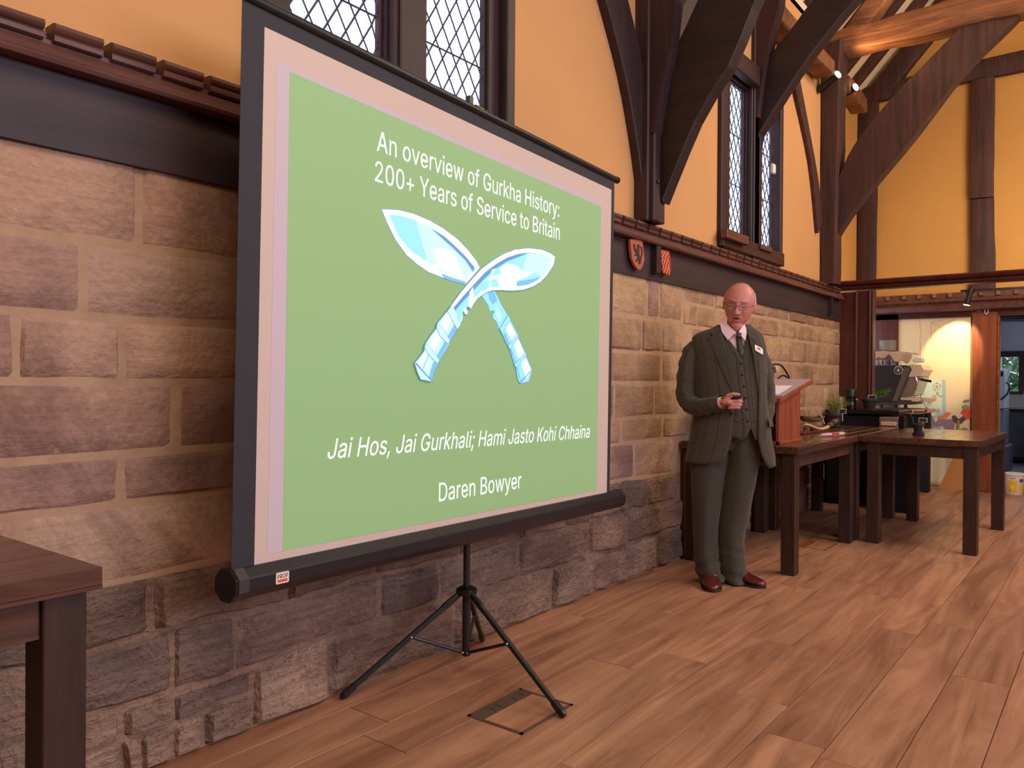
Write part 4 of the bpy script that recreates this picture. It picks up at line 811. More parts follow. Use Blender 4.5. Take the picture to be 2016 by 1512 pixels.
art('blade_facet', [(1150, 590), (1190, 450), (1300, 455), (1378, 485), (1362, 540), (1318, 605), (1290, 625), (1240, 590)], 14, 'k_pale')
art('blade_edge', [(640, 855), (720, 760), (810, 662), (880, 588), (960, 528), (1040, 482), (1120, 455), (1210, 443), (1130, 475), (1040, 510), (960, 560), (880, 630), (800, 715), (700, 820), (655, 875)], 15, 'k_line')
art('blade_shine', [(858, 660), (930, 622), (1000, 605), (985, 560), (1040, 524), (1110, 540), (1150, 575), (1150, 594), (1242, 590), (1195, 622), (1125, 648), (1105, 690), (1140, 720), (1040, 722), (985, 712), (965, 640), (900, 646)], 16, 'k_white')
art('blade_glint', [(905, 640), (925, 572), (955, 560), (925, 640), (925, 700), (902, 702)], 16, 'k_pale')
art('blade_glint', [(760, 740), (785, 700), (790, 770), (768, 850), (752, 842)], 16, 'k_white')
art('blade_under', [(1110, 660), (1230, 640), (1290, 625), (1255, 655), (1190, 685), (1112, 690)], 17, 'k_blue')
H1 = [(615, 850), (655, 915), (690, 975), (664, 1012), (608, 1108), (602, 1126), (532, 1248), (526, 1262), (502, 1300), (488, 1350), (476, 1402), (395, 1385), (374, 1340), (350, 1268), (385, 1225), (420, 1180), (426, 1130), (465, 1070), (512, 1008), (516, 975), (590, 884)]
art('knife_handle', grow(H1, 4), 18, 'k_line'); art('knife_handle', H1, 19, 'k_pale')
art('handle_shine', [(600, 880), (630, 930), (560, 1050), (470, 1210), (430, 1320), (372, 1275), (440, 1160), (520, 1010)], 20, 'k_white')
art('handle_shade', [(688, 975), (664, 1012), (606, 1108), (530, 1250), (500, 1300), (476, 1400), (452, 1378), (478, 1280), (540, 1160), (620, 1020), (662, 950)], 20, 'k_blue')
art('handle_glint', [(400, 1300), (455, 1180), (470, 1185), (418, 1310)], 21, 'k_cyan')
for r_ in ([(592, 882), (615, 852), (690, 975), (664, 1012)], [(512, 1000), (520, 975), (545, 990), (607, 1100), (592, 1120), (535, 1060)], [(422, 1150), (430, 1126), (455, 1140), (530, 1245), (516, 1266), (455, 1205)]):
    art('handle_ring', grow(r_, 5), 22, 'k_line'); art('handle_ring', grow(r_, 1), 23, 'k_pale')
art('handle_edge', [(350, 1268), (358, 1262), (478, 1395), (476, 1402)], 22, 'k_line')
# ---------------------------------------------------------------- tables
TZ = 0.785
def table(x, y, rot, L_, W_, label, leg=0.085, over=0.022, top=0.045):
    """x, y: corner of the leg frame nearest the camera; L_ along local x, W_ along local y"""
    t = empty('dining_table', (x, y, 0), label, 'table', 'dark wooden tables'); t.rotation_euler.z = rot
    def loc(b, name, mt, **k):
        o = b.build(name, mt, None, **k); o.parent = t; return o
    n = 6; w = (W_+2*over)/n
    tp = MB().box((-over, -over, TZ-top), (L_+over, W_+over, TZ-top+.008)); topo = loc(tp, 'tabletop', 'table')
    for k in range(n):
        bd = MB().box((-over, -over+k*w+.0008, TZ-top+.008), (L_+over, -over+(k+1)*w-.0008, TZ)).build('board', 'table', None, bevel=0.0015, origin=(0.3+0.01*k, -over+(k+.5)*w, TZ)); bd.parent = topo
    for lx in (0, L_-leg):
        for ly in (0, W_-leg):
            loc(MB().box((lx, ly, 0), (lx+leg, ly+leg, TZ-top-.001)), 'leg', 'table_leg', bevel=0.003)
    ap = 0.085
    loc(MB().box((leg+.001, .012, TZ-top-ap), (L_-leg-.001, .034, TZ-top-.001)), 'apron', 'table'); loc(MB().box((leg+.001, W_-.034, TZ-top-ap), (L_-leg-.001, W_-.012, TZ-top-.001)), 'apron', 'table')
    loc(MB().box((.012, leg+.001, TZ-top-ap), (.034, W_-leg-.001, TZ-top-.001)), 'apron', 'table_leg'); loc(MB().box((L_-.034, leg+.001, TZ-top-ap), (L_-.012, W_-leg-.001, TZ-top-.001)), 'apron', 'table_leg')
    return t
table(4.838, 1.562, 0, 1.325, 0.715, 'dark wooden table against the stone wall carrying the lectern')
ang = math.atan2(0.0-0.035, 1.21)
table(6.19, 0.775, ang*0.9, 1.29, 0.71, 'dark wooden table standing free with a single black plant pot')
table(6.235, 1.56, 0, 1.27, 0.69, 'dark wooden table between lectern table and black counter with plants')
table(0.765-1.325, 1.70, 0, 1.325, 0.565, 'dark wooden table in the bottom left corner of the photo')

# ---------------------------------------------------------------- lectern
M['lectern'] = wood('reddish_lectern_veneer', rgb(122, 56, 38), rgb(160, 84, 58), 'Z', 6, 0.45, 0.05, 0.05)
M['paper'] = mat('white_paper', rgb(232, 226, 240), 0.7)
lec = empty('lectern', (4.98, 1.78, TZ), 'reddish wooden tabletop lectern with sloping top beside the speaker', 'lectern')
yl = 1.70
pBR, pTR, pN = oy(1575, 872, yl), oy(1575, 762, yl), None
lx1 = pBR.x; zt_ = pTR.z
top_a, top_b = oy(1598, 747, yl-.02), oy(1521, 792, yl-.02)
sl_ = (top_a.z-top_b.z)/(top_a.x-top_b.x)
def ltop(x): return top_a.z+(x-top_a.x)*sl_
lx0 = 4.95
MB().prism([(lx0, yl, TZ), (lx1, yl, TZ), (lx1, yl, ltop(lx1)-.03), (lx0, yl, ltop(lx0)-.03)], (0, 0.022, 0)).build('side_panel', 'lectern', lec, bevel=.002)
MB().prism([(lx0, yl+.43, TZ), (lx1, yl+.43, TZ), (lx1, yl+.43, ltop(lx1)-.03), (lx0, yl+.43, ltop(lx0)-.03)], (0, 0.022, 0)).build('side_panel', 'lectern', lec, bevel=.002)
MB().box((lx1-.022, yl+.023, TZ), (lx1-.001, yl+.429, ltop(lx1)-.05)).build('front_panel', 'lectern', lec)
MB().box((lx0, yl-.012, TZ), (lx1+.006, yl+.462, TZ+.018)).build('base_board', 'lectern', lec, bevel=.002)
xa, xb = lx0-.06, top_a.x
lt_ = MB().prism([(xa, yl-.03, ltop(xa)), (xb, yl-.03, ltop(xb)), (xb, yl-.03, ltop(xb)-.026), (xa, yl-.03, ltop(xa)-.026)], (0, 0.52, 0)).build('sloping_top', 'lectern', lec, bevel=.002)
MB().prism([(xa+.06, yl-.02, ltop(xa+.06)+.001), (xb-.004, yl-.02, ltop(xb-.004)+.001), (xb-.004, yl-.02, ltop(xb-.004)+.003), (xa+.06, yl-.02, ltop(xa+.06)+.003)], (0, 0.50, 0)).build('top_inlay', mat('lectern_top_grey', rgb(178, 160, 168), 0.35), lec)
for k, (da, dy, ln, wd, rot) in enumerate(((0.10, 0.02, 0.297, 0.21, 0.03), (0.13, 0.26, 0.297, 0.19, -0.03))):
    xs = [xa+da, xa+da+ln*math.cos(math.atan(sl_))]
    o = MB().prism([(xs[0], yl+dy, ltop(xs[0])+.004+.001*k), (xs[1], yl+dy+rot*.3, ltop(xs[1])+.004+.001*k), (xs[1], yl+dy+wd+rot*.3, ltop(xs[1])+.004+.001*k), (xs[0], yl+dy+wd, ltop(xs[0])+.004+.001*k)], (0, 0, 0.0015)).build('paper_sheet', 'paper')
    tag(o, ['white paper sheet on the near side of the lectern top', 'white paper sheet on the wall side of the lectern top'][k], 'paper', 'notes on the lectern')
# gooseneck lamp behind the lectern
gl = empty('gooseneck_lamp', oy(1540, 748, yl+.44), 'black gooseneck reading lamp with clear round head behind the lectern', 'lamp')
yy = yl+.51
bs_ = oy(1553, 742, yy); MB().box((bs_.x-.02, bs_.y-.03, TZ), (bs_.x+.02, bs_.y+.03, TZ+.02)).build('base', 'lamp_black', gl, bevel=.004)
pts = [Vector((bs_.x, bs_.y, TZ+.01))]+[oy(px, py, yy) for px, py in ((1553, 742), (1551, 738), (1545, 728), (1539, 720), (1532, 717), (1524, 717), (1518, 720))]
MB().tube(pts, 0.007, 8).build('gooseneck', 'lamp_black', gl, smooth=True)
MB().tube([oy(px, py, yy+.02) for px, py in ((1532, 746), (1536, 741), (1543, 739), (1550, 743))], 0.007, 8).build('cable', 'lamp_black', gl, smooth=True)
c_ = oy(1521, 728, yy); MB().box((c_.x-.025, c_.y-.02, c_.z-.02), (c_.x+.025, c_.y+.02, c_.z+.022)).build('lamp_body', 'charcoal', gl, bevel=.006)
c_ = oy(1529, 727, yy); MB().lathe(c_+Vector((0, 0.03, 0)), [(0.012, 0), (0.026, .004), (0.029, .03), (0.024, .05), (0.008, .056)], 20, (-.6, -1, 0)).build('lamp_head', mat('clear_plastic', rgb(196, 170, 150), 0.2), gl, smooth=True)

# ---------------------------------------------------------------- curved knife on its stand, and sheath
M['horn'] = mat('dark_leather', rgb(34, 24, 22), 0.35)
M['bone'] = mat('pale_horn', rgb(206, 178, 140), 0.3, var=0.2, scale=12)
M['brownhorn'] = mat('brown_horn', rgb(74, 38, 26), 0.25)
M['redwood'] = mat('red_stand_wood', rgb(92, 36, 24), 0.35)
ky = 1.90
def kp(cx, cy, y=ky): return oy(1560+cx/6.3, 720+cy/6.3, y)
ks = empty('knife_stand', kp(280, 870), 'small red wooden display stand holding a sheathed knife on the table', 'stand')
bz = TZ
q0, q1 = kp(95, 870).x, kp(420, 870).x
MB().box((q0, ky-.03, TZ), (q1, ky+.05, TZ+.014)).build('base', 'redwood', ks, bevel=.003)
for (cx, y_) in ((160, ky), (238, ky+.02), (310, ky), (432, ky+.01)):
    a = kp(cx, 850, y_); top = kp(cx, 765, y_)
    MB().tube([Vector((a.x, y_, TZ+.012)), Vector((a.x, y_, (TZ+top.z)/2)), Vector((a.x+.004, y_, top.z))], [0.018, .014, .019], 8).build('upright', 'redwood', ks, smooth=True)
sh = empty('knife_sheath', kp(240, 660), 'black leather knife sheath lying on the display stand behind the knife', 'sheath')
MB().tube([kp(105, 640, ky+.03), kp(150, 655, ky+.03), kp(230, 668, ky+.03), kp(300, 665, ky+.03), kp(350, 640, ky+.03), kp(372, 628, ky+.03)], [.020, .034, .038, .036, .033, .022], 14, True, 0.6).build('sheath_body', 'horn', sh, smooth=True)
MB().tube([kp(350, 610, ky+.01), kp(375, 660, ky+.0), kp(395, 720, ky+.0)], 0.006, 8).build('cord', 'bone', sh, smooth=True)
kn = empty('curved_knife', kp(300, 770), 'curved pale horn knife with dark brown handle on the small stand', 'knife')
MB().tube([kp(150, 730), kp(185, 735), kp(230, 752), kp(290, 778), kp(350, 785), kp(410, 772), kp(455, 745)], [.008, .018, .020, .020, .019, .018, .017], 14, True, .6).build('horn_blade', 'bone', kn, smooth=True)
hb = MB().tube([kp(440, 752), kp(480, 722), kp(520, 690), kp(545, 678)], [.019, .021, .020, .024], 14, True, .7).build('handle', 'brownhorn', kn, smooth=True)
for cx, cy in ((463, 738), (505, 702), (522, 690)):
    MB().tube([kp(cx-7, cy+5), kp(cx+7, cy-5)], .0235, 14, True, .75).build('ring', 'steel', hb, smooth=True)
pn = empty('small_pink_case', oz(1645, 858, TZ), 'slim pink and white pouch with metal clasp lying near the table edge', 'pouch')
A, B_ = oz(1614, 860.5, TZ), oz(1660, 857.5, TZ); A.z = B_.z = TZ+.014
MB().tube([A, A.lerp(B_, .2), A.lerp(B_, .6), B_], [.003, .010, .014, .013], 12, True, 1).build('body', mat('pink_cloth', rgb(214, 170, 168), .7), pn, smooth=True)
MB().tube([A.lerp(B_, .45)+Vector((0, -.004, .004)), A.lerp(B_, .75)+Vector((0, -.004, .004))], .0115, 10).build('red_mark', mat('red_print', rgb(190, 60, 60), .6), pn, smooth=True)
MB().tube([B_, B_+(B_-A).normalized()*.03], .010, 10).build('clasp', 'steel', pn, smooth=True)

# ---------------------------------------------------------------- potted plants with slate tags
M['pot'] = mat('black_clay_pot', rgb(44, 38, 40), 0.75, var=.15)
M['soil'] = mat('soil', rgb(40, 28, 20), 1)
M['leaf'] = mat('leaf_green', rgb(84, 128, 52), 0.5, var=.3, scale=30)
M['leaf_pale'] = mat('grassy_green', rgb(136, 146, 82), 0.6, var=.3, scale=30)
M['leaf_dark'] = mat('dark_leaf', rgb(50, 62, 48), 0.5)
M['slate'] = mat('slate_tag', rgb(26, 24, 26), .6)
M['tagwood'] = mat('tag_wood', rgb(214, 186, 150), .6)
def pot(c, r, h, label, saucer=True):
    t = empty('potted_plant', c, label, 'potted plant')
    z = .012 if saucer else 0
    MB().lathe(c+Vector((0, 0, z)), [(r*.66, 0), (r*.70, .004), (r*.9, h*.70), (r*.92, h*.74), (r*1.04, h*.75), (r*1.08, h*.78), (r*1.08, h*.97), (r*1.04, h), (r*.94, h), (r*.92, h*.9)], 24).build('pot', 'pot', t, smooth=True)
    if saucer: MB().lathe(c, [(r*.9, 0), (r*1.0, .003), (r*1.08, .014), (r*1.06, .018), (r*.95, .012)], 24).build('saucer', 'pot', t, smooth=True)
    MB().lathe(c+Vector((0, 0, z+h*.86)), [(r*.9, 0), (r*.5, .006), (0.001, .008)], 16).build('soil', 'soil', t)
    return t, c+Vector((0, 0, z+h*.9))
def slate(t, p, w, h, words):
    """upright slate tag facing the camera on a small wooden stake"""
    d = (CAM-p); d.z = 0; d.normalize(); s = Vector((-d.y, d.x, 0))
    MB().tube([p-Vector((0, 0, .06)), p+Vector((0, 0, h*.2))], .004, 6).build('tag_stake', 'tagwood', t)
    c0 = p+Vector((0, 0, h*.1))
    fr = MB().prism([c0-s*w, c0+s*w, c0+s*w+Vector((0, 0, h)), c0-s*w+Vector((0, 0, h))], -d*.005).build('tag_frame', 'tagwood', t)
    w2, k = w*.84, h*.1
    MB().prism([c0-s*w2+Vector((0, 0, k))+d*.002, c0+s*w2+Vector((0, 0, k))+d*.002, c0+s*w2+Vector((0, 0, h-k))+d*.002, c0-s*w2+Vector((0, 0, h-k))+d*.002], -d*.003).build('tag_slate', 'slate', fr)
def leaf(m, p, d, ln, wd, up=Vector((0, 0, 1))):
    d = d.normalized(); s = d.cross(up).normalized(); n_ = s.cross(d)
    pts = [p, p+d*ln*.3+s*wd*.5, p+d*ln*.65+s*wd*.42-n_*ln*.05, p+d*ln-n_*ln*.18, p+d*ln*.65-s*wd*.42-n_*ln*.05, p+d*ln*.3-s*wd*.5]
    m.add(pts+[p+d*ln*.5+n_*ln*.04], [(0, 1, 6), (1, 2, 6), (2, 3, 6), (3, 4, 6), (4, 5, 6), (5, 0, 6)])
def toview(dx, dz=0, dd=0):
    return RGT*dx+Vector((0, 0, dz))-FWD*dd
# free table: single stem
c = oz(1808, 857, TZ); t, p = pot(c, .040, .078, 'black clay pot with thin leggy stem and slate tag on the free table')
slate(t, oy(1815, 834, 0.01).lerp(p, 1)+toview(.018, .012, .03), .030, .034, '')
def at(px, py, ref): d = ray(px, py); return CAM+d*((ref-CAM).dot(FWD)/d.dot(FWD))
st = [at(px, py, p) for px, py in ((1816, 838), (1817, 822), (1821, 812), (1823, 803), (1820, 795), (1816, 788), (1812, 782), (1813, 775))]
MB().tube(st, .0022, 6).build('stem', 'leaf_dark', t)
m = MB()
for px, py, dx, dz, ln in ((1823, 797, .4, -.9, .045), (1815, 787, 1, .25, .035), (1815, 788, -1, -.3, .035), (1812, 778, -.9, .2, .028), (1812, 777, .8, .5, .025), (1825, 806, -.6, -.8, .03), (1821, 812, 1, .2, .025)):
    leaf(m, at(px, py, p), toview(dx, dz, .3), ln, ln*.5)
m.build('leaves', 'leaf_dark', t)
m = MB(); m.tube([at(1800, 836, p), at(1796, 822, p), at(1790, 812, p)], .0016, 5)
for px, py, dx, dz, ln in ((1790, 812, -.7, .1, .03), (1793, 808, .7, .5, .032), (1797, 822, 1, .1, .022), (1790, 808, -.2, .8, .025)): leaf(m, at(px, py, p), toview(dx, dz, .3), ln, ln*.55)
m.build('side_shoot', 'leaf', t)
# grassy plant near the knife
c = oz(1643, 841.8, TZ); t, p = pot(c, .061, .114, 'black clay pot with tall feathery grass plant and slate tag near the wall')
slate(t, at(1655, 815, p)+toview(0, 0, .04), .030, .042, '')
rr = random.Random(3)
for (n_, nm, kd) in ((120, 'blades', None),):
    m = MB()
    for k in range(n_):
        an = rr.uniform(0, 2*PI); sp_ = rr.uniform(.0, 1.0); h = rr.uniform(.08, .19)*(1.1-.3*sp_)
        a = p+Vector((math.cos(an), math.sin(an), 0))*.03*rr.random(); d = Vector((math.cos(an), math.sin(an), 0))*sp_*.14
        b1_ = a+d*.35+Vector((0, 0, h*.6)); b2_ = a+d+Vector((rr.uniform(-.02, .02), 0, h*(1.0-.25*sp_)))
        m.tube([a, b1_, b2_], [.0016, .0014, .0006], 3, False)
        for q in range(3): 
            s_ = b1_.lerp(b2_, q/3); leaf(m, s_, Vector((rr.uniform(-1, 1), rr.uniform(-1, 1), rr.uniform(.2, 1))), .018, .005)
    o = m.build('grass_blades', 'leaf_pale', t); o['kind'] = 'stuff'
# herb pot further back on the black counter
c = at(1712, 806, Vector((7.98, 2.0, .92))); c.z = .925; t, p = pot(c, .068, .10, 'small black clay pot with trailing herb and slate tag on the black counter', False)
slate(t, at(1714, 787, p)+toview(0, 0, .03), .036, .042, '')
m = MB(); rr = random.Random(5)
for k in range(16):
    an = rr.uniform(-.4, 1.1); a = p; e = p+toview(.05+.16*rr.random(), .02+.09*rr.random(), rr.uniform(-.05, .08))
    md = a.lerp(e, .5)+Vector((0, 0, .03)); m.tube([a, md, e], .0016, 4, False)
    for q in range(4): leaf(m, md.lerp(e, q/3), toview(rr.uniform(-1, 1), rr.uniform(-.3, 1), .3), .032, .018)
m.build('herb_leaves', 'leaf', t)

# ---------------------------------------------------------------- black counter and things on it
M['counter_black'] = mat('matt_black_cabinet', rgb(20, 20, 24), .7, spec=.25)
M['brown_edge'] = mat('light_laminate_edge', rgb(206, 168, 130), .5)
cn = empty('service_counter', (8.1, 2.0, 0), 'low matt black service counter behind the tables', 'counter')
MB().box((7.96, 1.78, .06), (8.44, 2.27, .86)).build('body', 'counter_black', cn, bevel=.003)
MB().box((8.0, 1.80, 0), (8.4, 2.26, .06)).build('plinth', 'counter_black', cn)
MB().box((7.95, 1.765, .06), (7.975, 1.785, .84)).build('edge_strip', 'brown_edge', cn)
MB().box((7.93, 1.62, .88), (8.5, 2.28, .915)).build('top', 'black_gloss', cn, bevel=.004)
MB().box((8.02, 1.70, .02), (8.40, 1.765, .86)).build('end_panel', 'table_leg', cn)
bx = empty('knock_box', (7.95, 1.70, TZ), 'brushed steel drawer box with black corner post beside the counter', 'box')
MB().box((7.80, 1.60, TZ-.03), (7.92, 1.76, .86)).build('drawer', 'steel', bx, bevel=.004)
MB().box((7.785, 1.615, TZ+.0), (7.80, 1.745, TZ+.035)).build('drawer_front', 'brown_edge', bx, bevel=.003)
MB().box((7.80, 1.555, TZ-.03), (7.93, 1.595, .875)).build('corner_post', 'black_gloss', bx)
MB().box((7.80, 1.50, 0), (7.93, 1.77, TZ-.031)).build('stand', 'counter_black', bx)
# coffee jug / grinder
gr = empty('coffee_grinder', (7.99, 2.14, .915), 'black coffee grinder with dark hopper standing on the counter', 'grinder')
c = at(1675, 806, Vector((8.0, 2.1, .92))); c.z = .915
MB().lathe(c, [(.052, 0), (.055, .01), (.05, .06), (.044, .10), (.05, .115), (.05, .12)], 20).build('base', 'black_gloss', gr, smooth=True)
MB().lathe(c+Vector((0, 0, .12)), [(.05, 0), (.055, .005), (.055, .065), (.05, .075), (.02, .078)], 20).build('lid', 'lamp_black', gr, smooth=True)
MB().tube([c+toview(.045, .10), c+toview(.07, .09), c+toview(.082, .06)], .006, 8).build('spout', 'steel', gr, smooth=True)
bk = MB().box((c.x-.01, c.y+.07, .915), (c.x+.08, c.y+.11, 1.035)).build('menu_block', 'tagwood', bevel=.003); tag(bk, 'pale upright wooden block left of the coffee grinder', 'block')

# espresso machine on the bar behind the partition
bar = empty('coffee_bar', (9.2, 1.8, 0), 'coffee bar carrying the espresso machine behind the partition', 'counter')
MB().box((8.80, 1.60, .86), (9.60, 2.28, .90)).build('worktop', 'brown_edge', bar, bevel=.004)
MB().box((9.40, 1.64, 0), (9.58, 2.27, .859)).build('body', 'counter_black', bar)
MB().box((8.79, 1.56, .872), (8.84, 1.66, .895)).build('edge_rail', 'steel', bar)
em = empty('espresso_machine', (9.2, 1.95, .9), 'large charcoal and steel espresso machine with round badge on its side', 'coffee machine')
def ex(px, py, x): return ox(px, py, x)
side = [(1702, 720), (1785, 719), (1794, 727), (1769, 787), (1794, 788), (1796, 797), (1702, 797)]
sidev = [ex(px, py, 9.0) for px, py in side]
slab('body', sidev, (1, 0, 0), .55, 'charcoal', em)
slab('side_panel', [ex(px, py, 8.995) for px, py in ((1702, 723), (1781, 722), (1757, 790), (1702, 790))], (-1, 0, 0), .006, mat('side_dark', rgb(44, 40, 42), .45), em)
slab('side_trim', [ex(px, py, 8.99) for px, py in ((1781, 722), (1792, 726), (1767, 789), (1757, 790))], (-1, 0, 0), .008, mat('side_trim', rgb(96, 82, 74), .4), em)
M['warm_steel'] = mat('polished_steel', rgb(226, 206, 176), .3, .25)
hd = [ex(px, py, 9.02) for px, py in ((1791, 717.5), (1813, 718.5), (1818.5, 728), (1811, 741), (1788, 742), (1795, 728))]
slab('group_head_cover', hd, (1, 0, 0), .50, 'warm_steel', em)
slab('back_splash', [ex(px, py, 9.05) for px, py in ((1792, 731), (1812, 742), (1799, 778), (1776, 783), (1772, 779))], (1, 0, 0), .48, 'steel', em)
MB().box((9.02, ex(1826, 786, 9.02).y, ex(1826, 789, 9.02).z-.012), (9.52, ex(1772, 786, 9.02).y, ex(1790, 783, 9.02).z)).build('drip_tray', 'warm_steel', em, bevel=.004)
for k in range(2):
    xg = 9.10+.22*k; c = ex(1800, 745, xg)
    MB().lathe(c, [(.034, 0), (.036, .03), (.03, .05)], 18).build('group_head', 'chrome', em, smooth=True)
    h_ = MB().tube([c+Vector((0, -.03, -.005)), c+Vector((0, -.10, -.02)), c+Vector((0, -.16, -.03))], [.010, .012, .014], 10).build('portafilter', 'black_gloss', em, smooth=True)
    MB().tube([c+Vector((0, 0, -.005)), c+Vector((0, 0, -.05))], .006, 8).build('spout', 'chrome', em, smooth=True)
for k in range(2):
    c = ex(1785+k*8, 781, 9.12+.05*k); c.z = ex(1772, 786, 9.02).z+.004; cup = MB().lathe(c, [(.018, 0), (.024, .01), (.030, .05), (.027, .05), (.02, .01)], 16).build('espresso_cup', 'white', smooth=True)
    tag(cup, ['small white cup on the drip tray, nearer the machine body', 'small white cup on the drip tray, nearer the tray edge'][k], 'cup', 'cups on the drip tray')
MB().tube([ex(1803, 742, 9.04), ex(1806, 752, 9.04), ex(1803, 768, 9.04)], .005, 8).build('steam_wand', 'chrome', em, smooth=True)
bc = ex(1769, 729, 8.985)
for r_, x_, mt_ in ((.044, 8.988, 'white'), (.038, 8.984, 'lamp_black'), (.030, 8.980, 'steel'), (.024, 8.976, 'lamp_black')):
    MB().lathe((x_, bc.y, bc.z), [(r_, 0), (r_, .004)], 24, (-1, 0, 0)).build('badge', mt_, em)
b_ = MB()
for an in range(5):
    w = an*2*PI/5+PI/2; b_.tube([Vector((8.970, bc.y, bc.z)), Vector((8.970, bc.y+.018*math.cos(w), bc.z+.018*math.sin(w)))], .003, 5)
b_.build('badge_emblem', 'white', em)
for k, (px, x_) in enumerate(((1735, 9.05), (1763, 9.05), (1783, 9.05))):
    c = ex(px, 800, x_); c.z = .90; MB().lathe(c, [(.022, 0), (.018, .02), (.016, max(.03, ex(px, 796, x_).z-.90))], 12).build('foot', 'lamp_black', em)
rail = MB(); zr = ex(1740, 720, 9.02).z
for px in (1722, 1738, 1752, 1766):
    c = ex(px, 718, 9.03); rail.tube([c, c+Vector((0, 0, .045))], .006, 6)
rail.build('cup_rail', 'lamp_black', em)
for k, px in enumerate((1722, 1738, 1759)):
    c = ex(px, 719, 9.08); cup = MB().lathe(c, [(.024, 0), (.028, .008), (.036, .055), (.033, .055), (.02, .01)], 18).build('coffee_cup', 'white', smooth=True)
    tag(cup, ['left white cup under the towel, half hidden by the partition', 'middle white cup under the towel on the espresso machine', 'right white cup under the towel on the espresso machine'][k], 'cup', 'cups on top of the espresso machine')
# towel draped over the cups
def cloth(name, edge_fn, nu, nv, mt, label, cat):
    m = MB(); vs_ = [edge_fn(i/nu, j/nv) for j in range(nv+1) for i in range(nu+1)]
    m.add(vs_, [(j*(nu+1)+i, j*(nu+1)+i+1, (j+1)*(nu+1)+i+1, (j+1)*(nu+1)+i) for j in range(nv) for i in range(nu)])
    o = m.build(name, mt, smooth=2); md = o.modifiers.new('thickness', 'SOLIDIFY'); md.thickness = .004; tag(o, label, cat); return o
M['towel'] = mat('cream_towel', rgb(196, 168, 138), .9, var=.1, scale=60, bump=.3)
ta, tb = ex(1712, 692, 9.0), ex(1797, 700, 9.0)
def tf(u, v):
    y = ta.y+(tb.y-ta.y)*u; top = ta.z+.005-.03*u**3
    if v < .45: x = 9.35-.37*(v/.45); z = top+.004*math.sin(u*19+v*5)
    else: x = 8.975-.015*math.sin(u*14); z = top-(.075+.03*math.sin(u*9+1)+.02*math.sin(u*23))*((v-.45)/.55)
    return Vector((x, y, z-.008*(v > .4)))
cloth('towel', tf, 30, 14, 'towel', 'crumpled cream towel over the cups on the espresso machine', 'towel')
pc = ex(1748, 688, 9.12)
for k in range(9):
    z = ta.z+.008+k*.0122
    o = MB().lathe((pc.x, pc.y, z), [(.045, 0), (.052, .002), (.083, .009), (.086, .011), (.082, .011), (.05, .004)], 24).build('saucer', 'white', smooth=True)
    tag(o, ['bottom', 'second', 'third', 'fourth', 'fifth', 'sixth', 'seventh', 'eighth', 'topmost'][k]+' white saucer'+(' counted from the bottom' if 0 < k < 8 else '')+' of the stack on the espresso machine', 'saucer', 'stacked white saucers')
c = ex(1806, 713, 9.15); o = MB().box((c.x, c.y-.04, c.z), (c.x+.16, c.y+.045, c.z+.045)).build('napkin_box', 'white', bevel=.008); tag(o, 'small white box on the right end of the espresso machine top', 'box')

# ---------------------------------------------------------------- white wall panel with mural
XW = 9.94
wp = empty('mural_board', (XW, 1.68, 0), 'tall cream board with painted figures lit by a spotlight', 'board')
M['board'] = mat('cream_board', rgb(226, 204, 164), .85, var=.04, scale=8, spec=.2)
yL, yR = ex(1770, 619, XW).y, ex(1913, 617, XW).y
MB().box((XW-.012, yR+.005, .0), (XW+.027, yL, 1.95)).build('board_sheet', 'board', wp)
def mur(pts, col, x_off, nm='painted_shape', key={}):
    k = tuple(col)
    if k not in key: key[k] = mat('mural_paint', rgb(*col), .8)
    P = [ex(px, py, XW-.0125-x_off) for px, py in pts]
    return slab(nm, P, (-1, 0, 0), .0008, key[k], wp)
mz = lambda cx, cy: (1700+cx/5.4, 600+cy/5.4)
def mur2(pts, col, xo): return mur([mz(*p) for p in pts], col, xo)
mur2([(560, 790), (870, 792), (875, 1165), (735, 1200), (620, 1200), (560, 1000)], (206, 214, 190), 0)
mur2([(835, 795), (872, 797), (875, 1165), (740, 1200), (735, 1185), (838, 1145)], (158, 188, 190), .001)
mur2([(670, 1175), (700, 1165), (735, 1185), (765, 1250), (740, 1330), (680, 1335)], (138, 116, 124), .001)
mur2([(750, 1270), (800, 1205), (860, 1215), (930, 1215), (975, 1250), (960, 1330), (880, 1338), (840, 1290), (760, 1300)], (142, 120, 130), .001)
mur2([(780, 1195), (850, 1175), (870, 1140), (935, 1150), (900, 1185), (880, 1200), (855, 1215), (800, 1215)], (218, 122, 66), .002)
mur2([(735, 1300), (815, 1298), (830, 1330), (740, 1335)], (150, 170, 184), .002)
mur2([(940, 1180), (975, 1175), (1010, 1215), (1060, 1180), (1090, 1215), (1040, 1265), (985, 1265), (945, 1225)], (84, 74, 78), .002)
mur2([(1030, 1150), (1060, 1110), (1140, 1105), (1150, 1200), (1090, 1225), (1070, 1180)], (214, 84, 48), .003)
mur2([(1045, 1075), (1090, 1060), (1125, 1080), (1115, 1105), (1055, 1110)], (124, 158, 84), .004)
mur2([(1055, 1025), (1080, 1010), (1130, 1008), (1115, 1035), (1065, 1038)], (134, 116, 168), .004)
mur2([(985, 1280), (1000, 1235), (1030, 1220), (1020, 1265), (1020, 1335), (985, 1340)], (138, 128, 92), .004)
mur2([(1030, 1320), (1070, 1305), (1115, 1318), (1110, 1335), (1070, 1345), (1035, 1335)], (150, 130, 122), .003)
mur2([(1135, 1060), (1152, 1045), (1153, 1105), (1138, 1100)], (140, 120, 170), .003)
ln = MB()
def pl(pts): ln.tube([ex(*mz(*p), XW-.016) for p in pts], .0022, 4, False)
